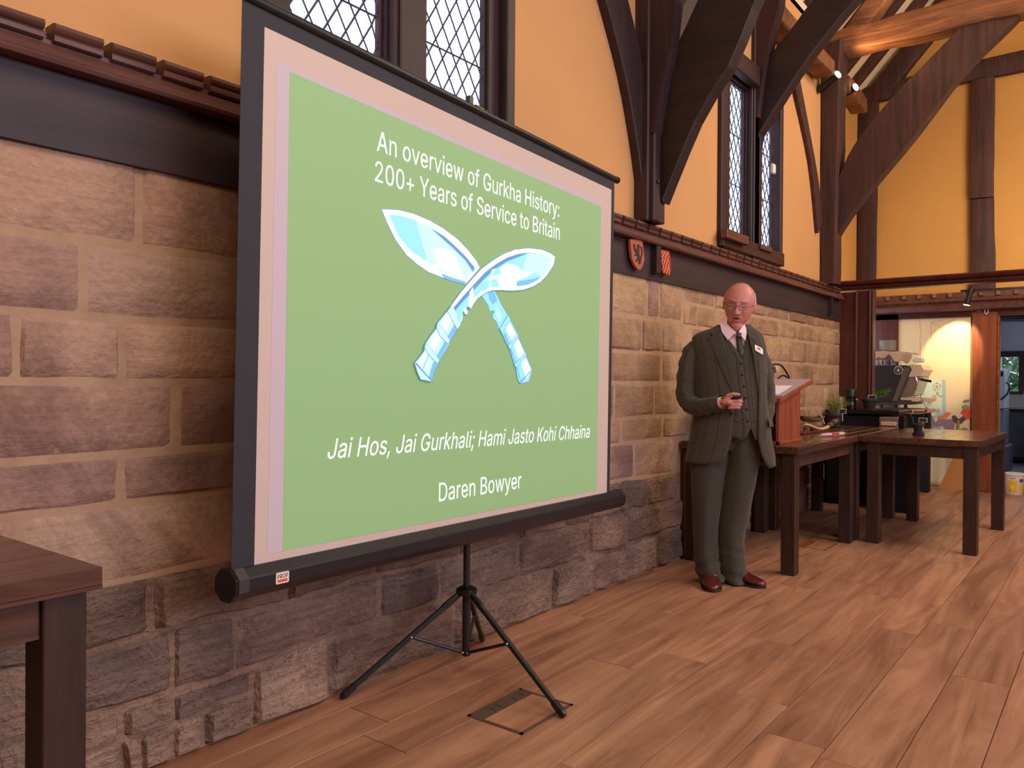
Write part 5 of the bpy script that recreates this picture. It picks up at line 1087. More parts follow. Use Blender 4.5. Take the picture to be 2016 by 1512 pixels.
for cx, cy, s in ((780, 870, 1.0), (605, 930, .8), (700, 1040, .7), (790, 1130, .6)):
    for k in range(5):
        w = 2*PI*k/5-PI/2; r = 38*s
        pl([(cx+r*math.cos(w+q), cy+r*math.sin(w+q)*1.0) for q in (-.45, -.2, 0, .2, .45)])
    pl([(cx+14*s*math.cos(q), cy+14*s*math.sin(q)) for q in (0, 1.2, 2.4, 3.6, 4.8, 6.2)])
pl([(780, 925), (775, 960), (745, 975), (738, 960)]); pl([(785, 925), (800, 965), (830, 975), (838, 955)]); pl([(625, 795), (650, 825), (675, 832), (668, 808)])
ln.build('ornament_lines', mat('mural_line', rgb(140, 142, 132), .8), wp)
fl = MB()
for pts in (((590, 160), (610, 260), (600, 380), (608, 560), (600, 700)), ((720, 185), (850, 165)), ((720, 185), (718, 380)), ((720, 190), (830, 250)), ((900, 200), (1010, 120))): fl.tube([ex(*mz(*p), XW-.0135) for p in pts], .0016, 4, False)
fl.build('pencil_lines', mat('pencil', rgb(190, 168, 128), .8), wp)
# low cloth hanging over the foot of the board and plywood behind
ply = MB().box((XW-.05, ex(1911, 900, XW-.05).y, .0), (XW-.02, ex(1822, 900, XW-.05).y, .62)).build('plywood_sheet', mat('plywood', rgb(196, 136, 78), .6, var=.1, scale=5)); tag(ply, 'orange plywood sheet leaning at the foot of the mural board', 'plywood')
M['dust'] = mat('pale_dust_sheet', rgb(206, 190, 156), .9)
def df(u, v):
    y = ex(1820, 900, XW-.1).y+(ex(1893, 900, XW-.1).y-ex(1820, 900, XW-.1).y)*u
    zb_ = .035+.0*u+max(0, (u-.42))*0.95
    if u < .42: zb_ = .05-.02*math.sin(u*7)
    z = .66+(zb_-.66)*v
    return Vector((XW-.075-.012*math.sin(u*18+v)*v, y, z))
cloth('dust_sheet', df, 26, 12, 'dust', 'pale dust sheet hanging below the mural, corner lifted', 'cloth')
# white slatted crate leg left of the sheet
cr = empty('white_rack', ex(1818, 950, 9.8), 'narrow white slatted rack standing beside the dust sheet', 'rack')
for px in (1815, 1821):
    a = ex(px, 960, 9.8); MB().box((9.79, a.y-.008, 0), (9.81, a.y+.008, .70)).build('upright', 'white', cr)
for zz in (.1, .33, .5, .66):
    MB().box((9.79, ex(1821, 960, 9.8).y, zz), (9.81, ex(1815, 960, 9.8).y, zz+.02)).build('slat', 'white', cr)
# spot on a track under the lintel rail, ring hook
xt = 9.45; lt0, lt1 = ex(1912, 568, xt), ex(1903, 600, xt)
tr = empty('track_spotlight', lt0, 'black spotlight on ceiling track shining on the mural board', 'spotlight')
ta_ = ex(1891, 573, xt); MB().box((xt, -1.5, ta_.z-.012), (xt+.03, ta_.y, ta_.z+.012)).build('track', 'lamp_black', tr)
MB().box((xt-.01, lt0.y-.03, ta_.z-.03), (xt+.04, lt0.y+.05, ta_.z-.005)).build('adapter', 'lamp_black', tr)
MB().tube([lt0, lt1], .028, 18).build('housing', 'lamp_black', tr, smooth=True)
MB().lathe(lt1, [(.029, 0), (.029, .004), (.024, .006)], 18, (lt1-lt0)).build('lens', 'ledwhite', tr)
rg = MB(); c = ex(1942, 613, 9.87)
rg.tube([c+Vector((0, .016*math.sin(w), .028*math.cos(w))) for w in [2*PI*k/16 for k in range(17)]], .005, 8); o = rg.build('hanging_ring', 'white', smooth=True); tag(o, 'small pale ring hanging at the top of the red-brown post', 'ring')

# ---------------------------------------------------------------- kitchen beyond the doorway
kb = MB().box((9.98, -3.0, -.05), (14.6, 2.4, -.002)).build('floor_kitchen', 'grey_floor'); kb.name = 'floor_2'; tag(kb, kind='structure')
XK = 14.3
M['kwall'] = mat('kitchen_white', rgb(196, 200, 208), .8)
wy0, wy1 = ex(2003, 740, XK).y-.02, ex(1970, 740, XK).y
wk = MB(); wz0, wz1 = ex(1985, 770, XK).z, ex(1985, 703, XK).z
wk.box((XK, -3, 0), (XK+.15, 2.4, wz0)); wk.box((XK, -3, wz1), (XK+.15, 2.4, 2.9)); wk.box((XK, wy1, wz0), (XK+.15, 2.4, wz1)); wk.box((XK, -3, wz0), (XK+.15, wy0, wz1))
wk = wk.build('wall_kitchen', 'kwall'); tag(wk, kind='structure')
tag(MB().box((10.1, 1.55, 0), (14.4, 1.70, 2.9)).build('wall_kitchen', 'kwall'), kind='structure')
tag(MB().box((10.1, -3.1, 0), (14.4, -3.0, 2.9)).build('wall_kitchen', 'kwall'), kind='structure')
tag(MB().box((10.1, -3.1, 2.42), (14.5, 2.4, 2.5)).build('ceiling_2', 'kwall'), kind='structure')
for k, (x_, z_) in enumerate(((10.6, 1.93), (11.2, 1.95), (11.9, 1.98), (12.6, 2.02))):
    o = MB().box((x_, -2.9, z_), (x_+.18, 1.54, z_+.22)).build('ceiling_beam', 'timber_y'); tag(o, ['first dark beam inside the kitchen doorway', 'second dark beam inside the kitchen doorway', 'third dark beam inside the kitchen doorway', 'fourth dark beam inside the kitchen doorway'][k], 'beam', 'kitchen ceiling beams')
kw = empty('window_3', (XK, (wy0+wy1)/2, wz0), 'kitchen window with greenery outside', kind='structure')
f = MB(); t_ = .05
f.box((XK-.05, wy0-.30, wz1), (XK+.02, wy1+.08, wz1+.09)); f.box((XK-.05, wy0-.06, wz0-.05), (XK+.02, wy1+.08, wz0)); f.box((XK-.05, wy1, wz0), (XK+.02, wy1+.07, wz1)); f.box((XK-.05, wy0-.08, wz0), (XK+.02, wy0, wz1)); f.box((XK-.05, wy0-.30, wz0-.05), (XK+.02, wy0-.16, wz1))
f.build('window_frame', 'timber', kw, bevel=.004)
MB().box((XK+.02, wy0, wz0), (XK+.026, wy1, wz1)).build('pane', 'glass', kw)
bush = MB(); rr = random.Random(9)
for k in range(2600):
    p = Vector((16.6+rr.uniform(-.6, .6), 1.75+rr.gauss(0, .55), 1.2+rr.gauss(0, .5))); leaf(bush, p, Vector((rr.uniform(-1, 1), rr.uniform(-1, 1), rr.uniform(-1, 1))), .14, .08)
bush = bush.build('garden_bush', mat('bush_leaf', rgb(96, 136, 84), .6, var=.4, scale=4)); tag(bush, 'leafy green bush outside the kitchen window', 'bush'); MB().tube([(16.6, 1.75, 0), (16.6, 1.75, 1.2)], .05, 8).build('stem', 'timber', bush)  # mid-green leaves, tone varied by noise
ku = empty('kitchen_worktop', (13.9, .6, 0), 'steel kitchen worktop below the kitchen window', 'worktop')
MB().box((13.65, -1.5, .80), (14.29, 1.44, .835)).build('top', 'steel', ku); MB().box((13.70, -1.5, .1), (14.28, 1.43, .799)).build('cabinet', mat('kitchen_dark', rgb(40, 42, 50), .6), ku)
for yy_ in (-1.2, -.45, .3): MB().box((13.68, yy_, .14), (13.70, yy_+.7, .76)).build('door', mat('kitchen_door', rgb(60, 60, 68), .5), ku)
MB().box((14.24, -1.5, .835), (14.29, 1.44, wz0-.05)).build('tile_splashback', mat('grey_tile', rgb(150, 146, 140), .4), ku)
im = empty('drinks_machine', (12.6, 1.42, 0), 'tall grey machine with black control panel and curved hose in the kitchen', 'machine')
my0 = ex(1979, 760, 12.4).y
mz1, mz0 = ex(1970, 726, 12.4).z, ex(1970, 805, 12.4).z
MB().box((12.4, my0, mz0), (12.9, 1.545, mz1)).build('upper_body', mat('pale_grey_machine', rgb(150, 156, 168), .35), im, bevel=.01)
MB().box((12.42, my0-.0, .35), (12.9, 1.545, mz0-.005)).build('lower_body', mat('mid_grey_machine', rgb(96, 100, 116), .4), im, bevel=.01)
MB().box((12.38, my0-.05, .0), (12.9, 1.545, .345)).build('base_cabinet', mat('blue_grey', rgb(62, 66, 82), .5), im, bevel=.01)
a = ex(1968, 735, 12.39); MB().box((12.385, a.y-.04, a.z-.035), (12.40, a.y+.045, a.z+.025)).build('control_panel', 'black_gloss', im)
a = ex(1968, 735, 12.38); MB().box((12.380, a.y-.012, a.z-.022), (12.386, a.y+.02, a.z+.012)).build('display', 'steel', im)
MB().tube([ex(px, py, 12.33) for px, py in ((1965, 787), (1973, 785), (1982, 777), (1987, 766), (1986, 757), (1980, 752))], .012, 10).build('hose', 'lamp_black', im, smooth=True)
MB().tube([ex(px, py, 12.33) for px, py in ((1982, 753), (1986, 741), (1990, 733), (1996, 736), (2001, 737))], .018, 10).build('tap_arm', 'steel', im, smooth=True)
bn = empty('blue_bin', (13.3, .95, 0), 'dark blue waste bin on the kitchen floor', 'bin')
MB().loft([[Vector((x_, y_, z_)) for x_, y_ in ((13.2, 1.0), (13.55, 1.0), (13.55, .6), (13.2, .6))] for z_ in (0.0, .60)]).build('body', mat('navy_plastic', rgb(24, 28, 70), .5), bn, bevel=.01)
MB().box((13.18, .58, .60), (13.57, 1.02, .63)).build('lid', mat('navy_lid', rgb(20, 22, 50), .5), bn, bevel=.01)
# white tub with yellow label
c = oz(1996, 976, 0); c = Vector((9.92, .90, 0))
tub = empty('plastic_tub', c, 'white plastic tub with yellow label on the floor by the kitchen doorway', 'tub')
R_ = .092; ht = .225
MB().lathe(c, [(R_*.86, 0), (R_*.88, .004), (R_, ht*.9), (R_, ht*.91)], 28).build('body', mat('white_tub', rgb(232, 214, 196), .4), tub, smooth=True)
MB().lathe(c+Vector((0, 0, ht*.88)), [(R_*1.03, 0), (R_*1.06, .004), (R_*1.06, .022), (R_*.98, .028), (R_*.9, .026)], 28).build('lid', 'white', tub, smooth=True)
va = math.atan2(-c.y, -c.x)
def cyl_patch(name, a0_, a1_, z0_, z1_, mt_, parent, rad=.001):
    r0 = R_*(.88+.12*z0_/ht)+rad; r1 = R_*(.88+.12*z1_/ht)+rad; n = 8; rings = []
    v = []
    for i in range(n+1):
        w = va+a0_+(a1_-a0_)*i/n; v.append((c.x+r0*math.cos(w), c.y+r0*math.sin(w), z0_)); v.append((c.x+r1*math.cos(w), c.y+r1*math.sin(w), z1_))
    m = MB().add(v, [(2*i, 2*i+2, 2*i+3, 2*i+1) for i in range(n)]); return m.build(name, mt_, parent, smooth=2)
M['yellow'] = mat('yellow_label', rgb(236, 196, 40), .5)
cyl_patch('front_label', -.62, .32, .03, .15, 'yellow', tub); cyl_patch('side_label', .62, 1.15, .02, .12, 'yellow', tub)
cyl_patch('label_spot', -.35, -.05, .06, .10, mat('label_pale', rgb(248, 226, 120), .5), tub, .002); cyl_patch('label_mark', -.55, -.42, .035, .055, 'sticker_red', tub, .002)
cyl_patch('blue_mark', .55, 1.1, .135, .17, mat('label_blue', rgb(70, 80, 150), .5), tub); cyl_patch('handle_slot', -.45, .1, .168, .180, mat('slot_grey', rgb(170, 140, 130), .6), tub)
# boxes on the low shelf left of the rack
c = ex(1780, 975, 9.0); sb = MB().box((9.0, ex(1786, 975, 9.0).y, .0), (9.30, ex(1770, 975, 9.0).y, .14)).build('carton', mat('cardboard', rgb(170, 140, 116), .8), bevel=.004); tag(sb, 'small grey cardboard box on the floor under the coffee bar end', 'box')

# ---------------------------------------------------------------- painted shields on the frieze
M['shield_red'] = mat('terracotta_shield', rgb(172, 92, 70), .6, var=.1, scale=10)
M['shield_dk'] = mat('shield_charge_dark', rgb(48, 40, 40), .6)
M['gules'] = mat('bright_red_shield', rgb(170, 44, 40), .6)
M['gold'] = mat('pale_orange_paint', rgb(240, 150, 110), .6)
ys = 2.262
sz = lambda cx, cy, y=ys: oy(1230+cx/12.6, 440+cy/12.6, y)
s1 = empty('heraldic_shield', sz(320, 700), 'terracotta wooden shield with dark rampant lion on the frieze', 'shield')
slab('shield_board', [sz(*p) for p in ((138, 385), (290, 400), (435, 400), (455, 560), (490, 900), (450, 1040), (400, 1140), (330, 1140), (250, 1030), (185, 880), (155, 640))], (0, 1, 0), .016, 'shield_red', s1)
lion = [(215, 500), (240, 520), (250, 600), (275, 650), (310, 620), (315, 590), (300, 540), (320, 515), (355, 530), (365, 580), (350, 640), (362, 700), (350, 760), (380, 830), (405, 800), (420, 700), (405, 620), (388, 570), (395, 560), (425, 620), (438, 720), (425, 800), (400, 870), (405, 930), (385, 960), (390, 1005), (360, 985), (345, 1010), (340, 970), (360, 930), (345, 890), (320, 930), (285, 945), (270, 910), (300, 890), (310, 850), (320, 800), (290, 790), (255, 800), (240, 770), (275, 755), (285, 710), (250, 700), (235, 640), (222, 580)]
slab('lion', [sz(p[0], p[1], ys-.001) for p in lion], (0, -1, 0), .003, 'shield_dk', s1)
s2 = empty('heraldic_shield', sz(1010, 950), 'bright red shield with pale lozenge pattern on the frieze', 'shield')
slab('shield_board', [sz(*p) for p in ((900, 640), (1105, 690), (1140, 900), (1140, 1150), (1100, 1270), (1010, 1255), (940, 1160), (905, 950))], (0, 1, 0), .016, 'gules', s2)
lz = MB()
for j in range(3):
    for i in range(3):
        cx, cy = 925+i*63+j*20, 770+j*185+i*22; w, h = 30, 92
        P = [sz(cx, cy-h, ys-.004), sz(cx+w, cy, ys-.004), sz(cx, cy+h, ys-.004), sz(cx-w, cy, ys-.004)]
        P.append(P[0]); lz.tube(P, .0035, 5, False)
lz.build('lozenges', 'gold', s2)
# ---------------------------------------------------------------- the speaker
PO = Vector((4.42, 1.84, 0)); PT = -Vector((4.42, 1.84, 0)).normalized(); PR = Vector((-PT.y, PT.x, 0))
if PR.dot(RGT) < 0: PR = -PR
def PP(px, py, b=0.0):
    d = ray(px, py); o = PO+PT*b; return CAM+d*((o-CAM).dot(PT)/d.dot(PT))
M['tweed'] = None
def tweed(name, base, line_c, sc_=1.0, lines=True):
    m, nt, b = newmat(name); N, L = nt.nodes, nt.links
    tc = N.new('ShaderNodeTexCoord'); n1 = N.new('ShaderNodeTexNoise'); n1.inputs['Scale'].default_value = 260; n1.inputs['Detail'].default_value = 2
    L.new(tc.outputs['Object'], n1.inputs['Vector'])
    n2 = N.new('ShaderNodeTexNoise'); n2.inputs['Scale'].default_value = 9; L.new(tc.outputs['Object'], n2.inputs['Vector'])
    r = ramp(N, [(0.35, tuple(c*.72 for c in base[:3])+(1,)), (0.65, tuple(c*1.3 for c in base[:3])+(1,))]); L.new(n1.outputs['Fac'], r.inputs[0])
    out = r.outputs[0]
    if lines:
        at_ = N.new('ShaderNodeAttribute'); at_.attribute_name = 'weave'
        sx = N.new('ShaderNodeSeparateXYZ'); L.new(at_.outputs['Vector'], sx.inputs[0])
        fr = N.new('ShaderNodeMath'); fr.operation = 'PINGPONG'; fr.inputs[1].default_value = 0.5; L.new(sx.outputs[0], fr.inputs[0])
        lt = N.new('ShaderNodeMath'); lt.operation = 'LESS_THAN'; lt.inputs[1].default_value = 0.035; L.new(fr.outputs[0], lt.inputs[0])
        k = N.new('ShaderNodeMath'); k.operation = 'MULTIPLY'; k.inputs[1].default_value = 0.6; L.new(lt.outputs[0], k.inputs[0])
        mx = N.new('ShaderNodeMix'); mx.data_type = 'RGBA'; mx.inputs[7].default_value = line_c; L.new(k.outputs[0], mx.inputs[0]); L.new(out, mx.inputs[6]); out = mx.outputs[2]
    L.new(out, b.inputs['Base Color']); b.inputs['Roughness'].default_value = .95; b.inputs['Specular IOR Level'].default_value = .15; b.inputs['Sheen Weight'].default_value = .15
    bp = N.new('ShaderNodeBump'); bp.inputs['Strength'].default_value = .25; bp.inputs['Distance'].default_value = .002; L.new(n1.outputs['Fac'], bp.inputs['Height']); L.new(bp.outputs[0], b.inputs['Normal'])
    return m
M['tweed'] = tweed('green_brown_tweed', rgb(76, 71, 60), rgb(36, 31, 28))
M['tweed_plain'] = tweed('green_brown_tweed_plain', rgb(70, 66, 57), rgb(44, 38, 32), lines=False)
M['skin'] = mat('skin', rgb(200, 132, 118), .45, var=.10, scale=26, bump=.05, spec=.4)
M['skin'].node_tree.nodes['Principled BSDF'].inputs['Subsurface Weight'].default_value = .12
M['skin'].node_tree.nodes['Principled BSDF'].inputs['Subsurface Radius'].default_value = (.02, .008, .005)
M['lips'] = mat('lips', rgb(186, 112, 104), .45); M['mouth_dark'] = mat('mouth_dark', rgb(52, 20, 22), .6)
M['hair'] = mat('grey_hair', rgb(176, 168, 164), .6, var=.2, scale=90, bump=.4)
M['shirt'] = mat('pale_pink_shirt', rgb(236, 208, 214), .8)
M['shoe'] = mat('oxblood_leather', rgb(86, 30, 28), .28, var=.2, scale=8, coat=.3)
M['sole'] = mat('dark_sole', rgb(34, 20, 18), .6)
ROWS = [  # py, left, right, edge of left front, edge of right front, half depth, centre b
    (640, 1412, 1474, 1417, 1468, .055, -.02), (646, 1402, 1480, 1418, 1469, .07, -.015), (653, 1380, 1491, 1420, 1472, .085, -.01), (662, 1363, 1501, 1423, 1478, .10, 0), (690, 1360, 1507, 1430, 1488, .122, 0),
    (720, 1363, 1508, 1436, 1492, .135, 0), (770, 1366, 1508, 1444, 1494, .148, .01), (815, 1366, 1511, 1446, 1493, .152, .015), (860, 1359, 1517, 1441, 1492, .148, .01), (893, 1351, 1523, 1432, 1500, .142, .01), (912, 1347, 1524, 1424, 1514, .14, .01)]
def row(py):
    R_ = ROWS
    if py <= R_[0][0]: return R_[0]
    if py >= R_[-1][0]: return R_[-1]
    for a, b_ in zip(R_[:-1], R_[1:]):
        if a[0] <= py <= b_[0]:
            t = (py-a[0])/(b_[0]-a[0]); return tuple(x+(y-x)*t for x, y in zip(a, b_))
PHI = math.radians(14)
def sup(th, e=2.35):
    c, s_ = math.cos(th), math.sin(th); return math.copysign(abs(c)**(2/e), c), math.copysign(abs(s_)**(2/e), s_)
def ell(py, th, inset=0.0, wr=0.0):
    r = row(py); c = PP((r[1]+r[2])/2, py, r[6]); hw = (PP(r[2], py, r[6])-PP(r[1], py, r[6])).length/2-inset; hd = r[5]-inset
    u, v = sup(th); x_, y_ = u*hw, v*hd
    # belly turned a little to image right
    x2 = x_+ (0.028*max(0, v)**1.5)
    n_ = wr*noise.noise(Vector((th*1.7, py*.035, 3)))+wr*.5*noise.noise(Vector((th*4, py*.09, 8)))
    k = 1+n_/max(hw, .05)
    return c+PR*(x2*k)+PT*(y_*k)
def th_at(px, py, inset=0.0):
    lo, hi = math.radians(4), math.radians(176)
    for _ in range(24):
        m_ = (lo+hi)/2; q = ell(py, m_, inset); d = q-CAM; s_ = 1008+FPX*d.dot(RGT)/d.dot(FWD)
        if s_ > px: lo = m_
        else: hi = m_
    return (lo+hi)/2
def surf(px, py, inset=0.0): return ell(py, th_at(px, py, inset), inset)
man = empty('person', PO, 'man in green-brown tweed three-piece suit speaking beside the lectern, holding a small remote', 'person')
def set_weave(o, fn):
    me = o.data; a = me.attributes.new('weave', 'FLOAT_VECTOR', 'POINT')
    for i, v in enumerate(me.vertices): a.data[i].vector = fn(i, v)
def grid_obj(name, rows_, mt, thick=.004, weave=None, parent=man, smooth=2, off=0):
    n = len(rows_[0]); m = MB(); V = [p for r in rows_ for p in r]
    m.add(V, [(j*n+i, j*n+i+1, (j+1)*n+i+1, (j+1)*n+i) for j in range(len(rows_)-1) for i in range(n-1)])
    o = m.build(name, mt, parent, smooth=smooth)
    if weave: set_weave(o, lambda i, v: weave(i % n, i//n, n, len(rows_)))
    if thick: md = o.modifiers.new('thickness', 'SOLIDIFY'); md.thickness = thick; md.offset = off
    return o
# jacket body: from one front edge round the back to the other
pys = [640, 643, 646, 650, 654, 659, 665, 672, 680, 690, 702, 714, 728, 742, 756, 770, 784, 798, 812, 826, 840, 854, 866, 878, 888, 898, 906, 912]
rows_ = []
for py in pys:
    r = row(py); a = th_at(r[3], py, 0); b_ = th_at(r[4], py, 0)+2*PI; n = 64
    line_ = []
    for i in range(n+1):
        t = i/n; th = a+(b_-a)*t
        py2 = py
        if py > 880:   # hem curves up towards the front edges, left corner rounded, right corner drops
            fl = max(0, 1-t*9); fr = max(0, 1-(1-t)*8); py2 = py-(10*fl*fl)*((py-880)/32)+(4*fr)*((py-880)/32)
        line_.append(ell(py2, th, 0, .006 if 0.02 < t < .98 else 0))
    rows_.append(line_)
jac = grid_obj('jacket', rows_, 'tweed', .006, lambda i, j, n, m_: (i/n*17, j/m_*8, 0)); 
# waistcoat
def vline(py):   # left and right edge of the V, then the button line
    if py < 705: t = (py-652)/(705-652); return 1419+(1461-1419)*t**.9, 1471+(1461-1471)*t
    c = 1461+(1478-1461)*min(1, (py-705)/134); return c, c
wl, wr_ = [], []
for k in range(34):
    t = k/33
    pl_, pr_ = [], []
    for i in range(13):
        s_ = i/12
        x_out, pb = 1392, 846+17*math.sin(PI*min(1, s_*1.15))**1 if s_ < .87 else 846+17*math.sin(PI*min(1, .87*1.15))-7*(s_-.87)/.13
        pb = 846+ (17*(s_/.86) if s_ < .86 else 17-24*(s_-.86)/.14)
        py = 652+(pb-652)*t; c, _ = vline(py); px = 1392+(c-1392)*s_
        pl_.append(surf(px, py, .010))
        pb2 = 839+24*(s_/.35) if s_ < .35 else 863-8*(s_-.35)/.65
        py = 652+(pb2-652)*t; _, c2 = vline(py); px = c2+(1502-c2)*s_
        pr_.append(surf(px, py, .0115))
    wl.append(pl_); wr_.append(pr_)
wa = grid_obj('waistcoat', wl, 'tweed', .004, lambda i, j, n, m_: (i/n*2.2+.3, 0, 0)); grid_obj('waistcoat_front', wr_, 'tweed', .004, lambda i, j, n, m_: (i/n*2.2+.4, 0, 0), wa)
for k in range(6):
    py = 716+k*22; c, _ = vline(py); p = surf(c-3, py, .005); MB().lathe(p, [(.0065, 0), (.0065, .003), (.003, .004)], 12, PT).build('button', 'horn', wa, smooth=True)
for (x0, y0, x1, y1) in ((1434, 822, 1456, 828), (1482, 826, 1494, 822)):
    P = [surf(x0+(x1-x0)*q/5, y0+(y1-y0)*q/5, .006) for q in range(6)]; MB().tube(P, .0028, 5).build('pocket_welt', 'tweed_plain', wa)
# shirt and collar
rows_ = [[ell(py, math.radians(20+140*i/24), .022) for i in range(25)] for py in range(640, 740, 8)]
sh_ = grid_obj('shirt', rows_, 'shirt', .002)
def patch(name, pts, ins, mt, parent, th=.003, bs=None):
    P = [surf(px, py, ins)+(PT*(bs[k] if bs else 0)) for k, (px, py) in enumerate(pts)]
    return slab(name, P, PT, th, mt, parent)
def pplate(name, pts, mt, parent, th=.003):
    return slab(name, [PP(*p) for p in pts], PT, th, mt, parent)
nb = .075
pplate('collar', [(1421.5, 626, .03), (1416.5, 634, .03), (1421.5, 654, .085), (1433, 669.5, .108), (1449.5, 654, .098), (1437, 643, .07), (1428, 634, .045)], 'shirt', sh_, .003)
pplate('collar', [(1465, 638, .055), (1455, 652.5, .097), (1460, 662, .105), (1467.5, 671, .108), (1470, 656, .09), (1469, 645, .06)], 'shirt', sh_, .003)
M['tie'] = None
m_, nt_, b__ = newmat('regimental_tie'); N_, L_ = nt_.nodes, nt_.links
tc_ = N_.new('ShaderNodeTexCoord'); mp_ = N_.new('ShaderNodeMapping'); mp_.inputs['Rotation'].default_value = (0, math.radians(-38), math.radians(0)); L_.new(tc_.outputs['Object'], mp_.inputs[0])
wv = N_.new('ShaderNodeTexWave'); wv.bands_direction = 'Z'; wv.inputs['Scale'].default_value = 34; L_.new(mp_.outputs[0], wv.inputs[0])
rr_ = ramp(N_, [(0.0, rgb(24, 30, 34)), (0.62, rgb(24, 32, 34)), (0.68, rgb(66, 88, 74)), (1.0, rgb(66, 88, 74))]); L_.new(wv.outputs['Fac'], rr_.inputs[0]); L_.new(rr_.outputs[0], b__.inputs['Base Color']); b__.inputs['Roughness'].default_value = .5
M['tie'] = m_
kn_ = MB()
kn_.loft([[PP(x_, 654, .094), PP(x_+12-2*(k_), 655.5, .094), PP(x_+11, 655.5, .112), PP(x_+1, 654, .112)] for k_, x_ in ((0, 1449),)]+[[PP(1450.5, 664, .106), PP(1458.5, 664, .106), PP(1458, 664, .118), PP(1451, 664, .118)]])
tie = kn_.build('tie', 'tie', man, bevel=.003, smooth=True)
tb_ = []
for k in range(9):
    t = k/8; py = 663+(704-663)*t; w = 4+4.8*t if t < .75 else 7.6*(1-(t-.75)*3.2); c = 1453.5+(1461-1453.5)*t
    tb_.append([surf(c+w*q, py, .012)+PT*(.006*(1-q*q)) for q in (-1, -.5, 0, .5, 1)])
grid_obj('tie_blade', tb_, 'tie', .003, None, tie)
# lapels, collar of the jacket, name badge
patch('lapel', [(1415, 645), (1419, 659), (1429, 698), (1438, 735), (1444.5, 776), (1430, 747), (1412, 708), (1396, 667), (1404, 662)], -.006, 'tweed_plain', jac, .004)
patch('lapel', [(1470, 646), (1476, 654), (1485, 668), (1491, 700), (1494.5, 778), (1489, 735), (1482, 695), (1473, 662)], -.006, 'tweed_plain', jac, .004)
patch('jacket_collar', [(1413, 641), (1417, 641), (1417, 652), (1403, 661.5), (1398, 656), (1406, 648)], -.011, 'tweed_plain', jac, .004)
for py in (783, 812): p = surf(1440, py, -.004); MB().lathe(p, [(.009, 0), (.009, .003), (.004, .004)], 12, PT).build('button', 'horn', jac, smooth=True)
bd = patch('name_badge', [(1486, 681), (1487.5, 680.6), (1500, 687), (1502, 690), (1502.5, 698), (1501, 699), (1488, 692), (1486.5, 690)], -.010, mat('badge_white', rgb(240, 226, 214), .5), man, .002); bd['label'] = 'white name badge on the lapel'
patch('badge_print', [(1491, 685.5), (1497, 688.5), (1497.2, 690.5), (1491.2, 687.5)], -.0125, 'charcoal', bd, .0005)
# sleeves
def limb(name, path, mt, parent=man, sub=5, seg=28, wr=.006, weave=True, cap=False, flat=.92, folds=()):
    pts = []; rad = []
    P = [PP(*p[:3]) for p in path]; R_ = [p[3] for p in path]; n = len(P)
    for k in range(n-1):
        for s_ in range(sub):
            f = s_/sub; p0, p1, p2, p3 = P[max(k-1, 0)], P[k], P[k+1], P[min(k+2, n-1)]
            pts.append(0.5*((2*p1)+(-p0+p2)*f+(2*p0-5*p1+4*p2-p3)*f*f+(-p0+3*p1-3*p2+p3)*f**3)); rad.append(R_[k]+(R_[k+1]-R_[k])*f)
    pts.append(P[-1]); rad.append(R_[-1])
    m = MB().tube(pts, rad, seg, cap, flat)
    for i, v in enumerate(m.v):
        k, s_ = divmod(i, seg)
        if k >= len(pts): break
        c = pts[k]; d = (v-c); L__ = max(d.length, 1e-5)
        n_ = noise.noise(Vector((k*.42, math.cos(2*PI*s_/seg)*1.1, math.sin(2*PI*s_/seg)*1.1+5)))*wr + noise.noise(Vector((k*1.0, math.cos(2*PI*s_/seg)*.8+9, math.sin(2*PI*s_/seg)*.8)))*wr*.8
        for (kc, ang, amp, wd) in folds:
            dd = math.cos(2*PI*s_/seg-ang); n_ += amp*math.exp(-((k-kc-1.6*math.sin(2*PI*s_/seg-ang))/wd)**2)*(.5+.5*dd)
        m.v[i] = c+d*(1+n_/L__)
    o = m.build(name, mt, parent, smooth=2)
    if weave: set_weave(o, lambda i, v: ((i % seg)/seg*5, 0, 0))
    return o
limb('sleeve', [(1382, 674, -.01, .022), (1372, 680, -.005, .046), (1361, 698, .0, .062), (1353, 733, .01, .063), (1350, 768, .025, .061), (1356, 793, .06, .058), (1376, 801, .125, .051), (1400, 797, .185, .046), (1420, 793, .225, .043)], 'tweed', jac, 6, 30, .008,
     folds=((24, 0, -.010, 1.6), (28, .5, .008, 1.4), (31, -.2, -.009, 1.5), (20, 1.0, .006, 1.5)))
limb('sleeve', [(1484, 684, -.01, .026), (1492, 692, -.01, .048), (1502, 722, -.015, .056), (1508, 755, -.03, .053), (1510, 786, -.045, .051), (1508, 812, -.01, .049), (1502, 838, .04, .046)], 'tweed', jac, 6, 28, .007)
limb('shirt_cuff', [(1417, 793.5, .218, .036), (1424, 793, .232, .035)], 'shirt', sh_, 2, 20, 0, False, False)
# right-hand jacket pocket opening and hanging front
patch('pocket_flap', [(1513, 820), (1527, 826), (1529, 838), (1515, 836)], -.02, 'tweed_plain', jac, .004)
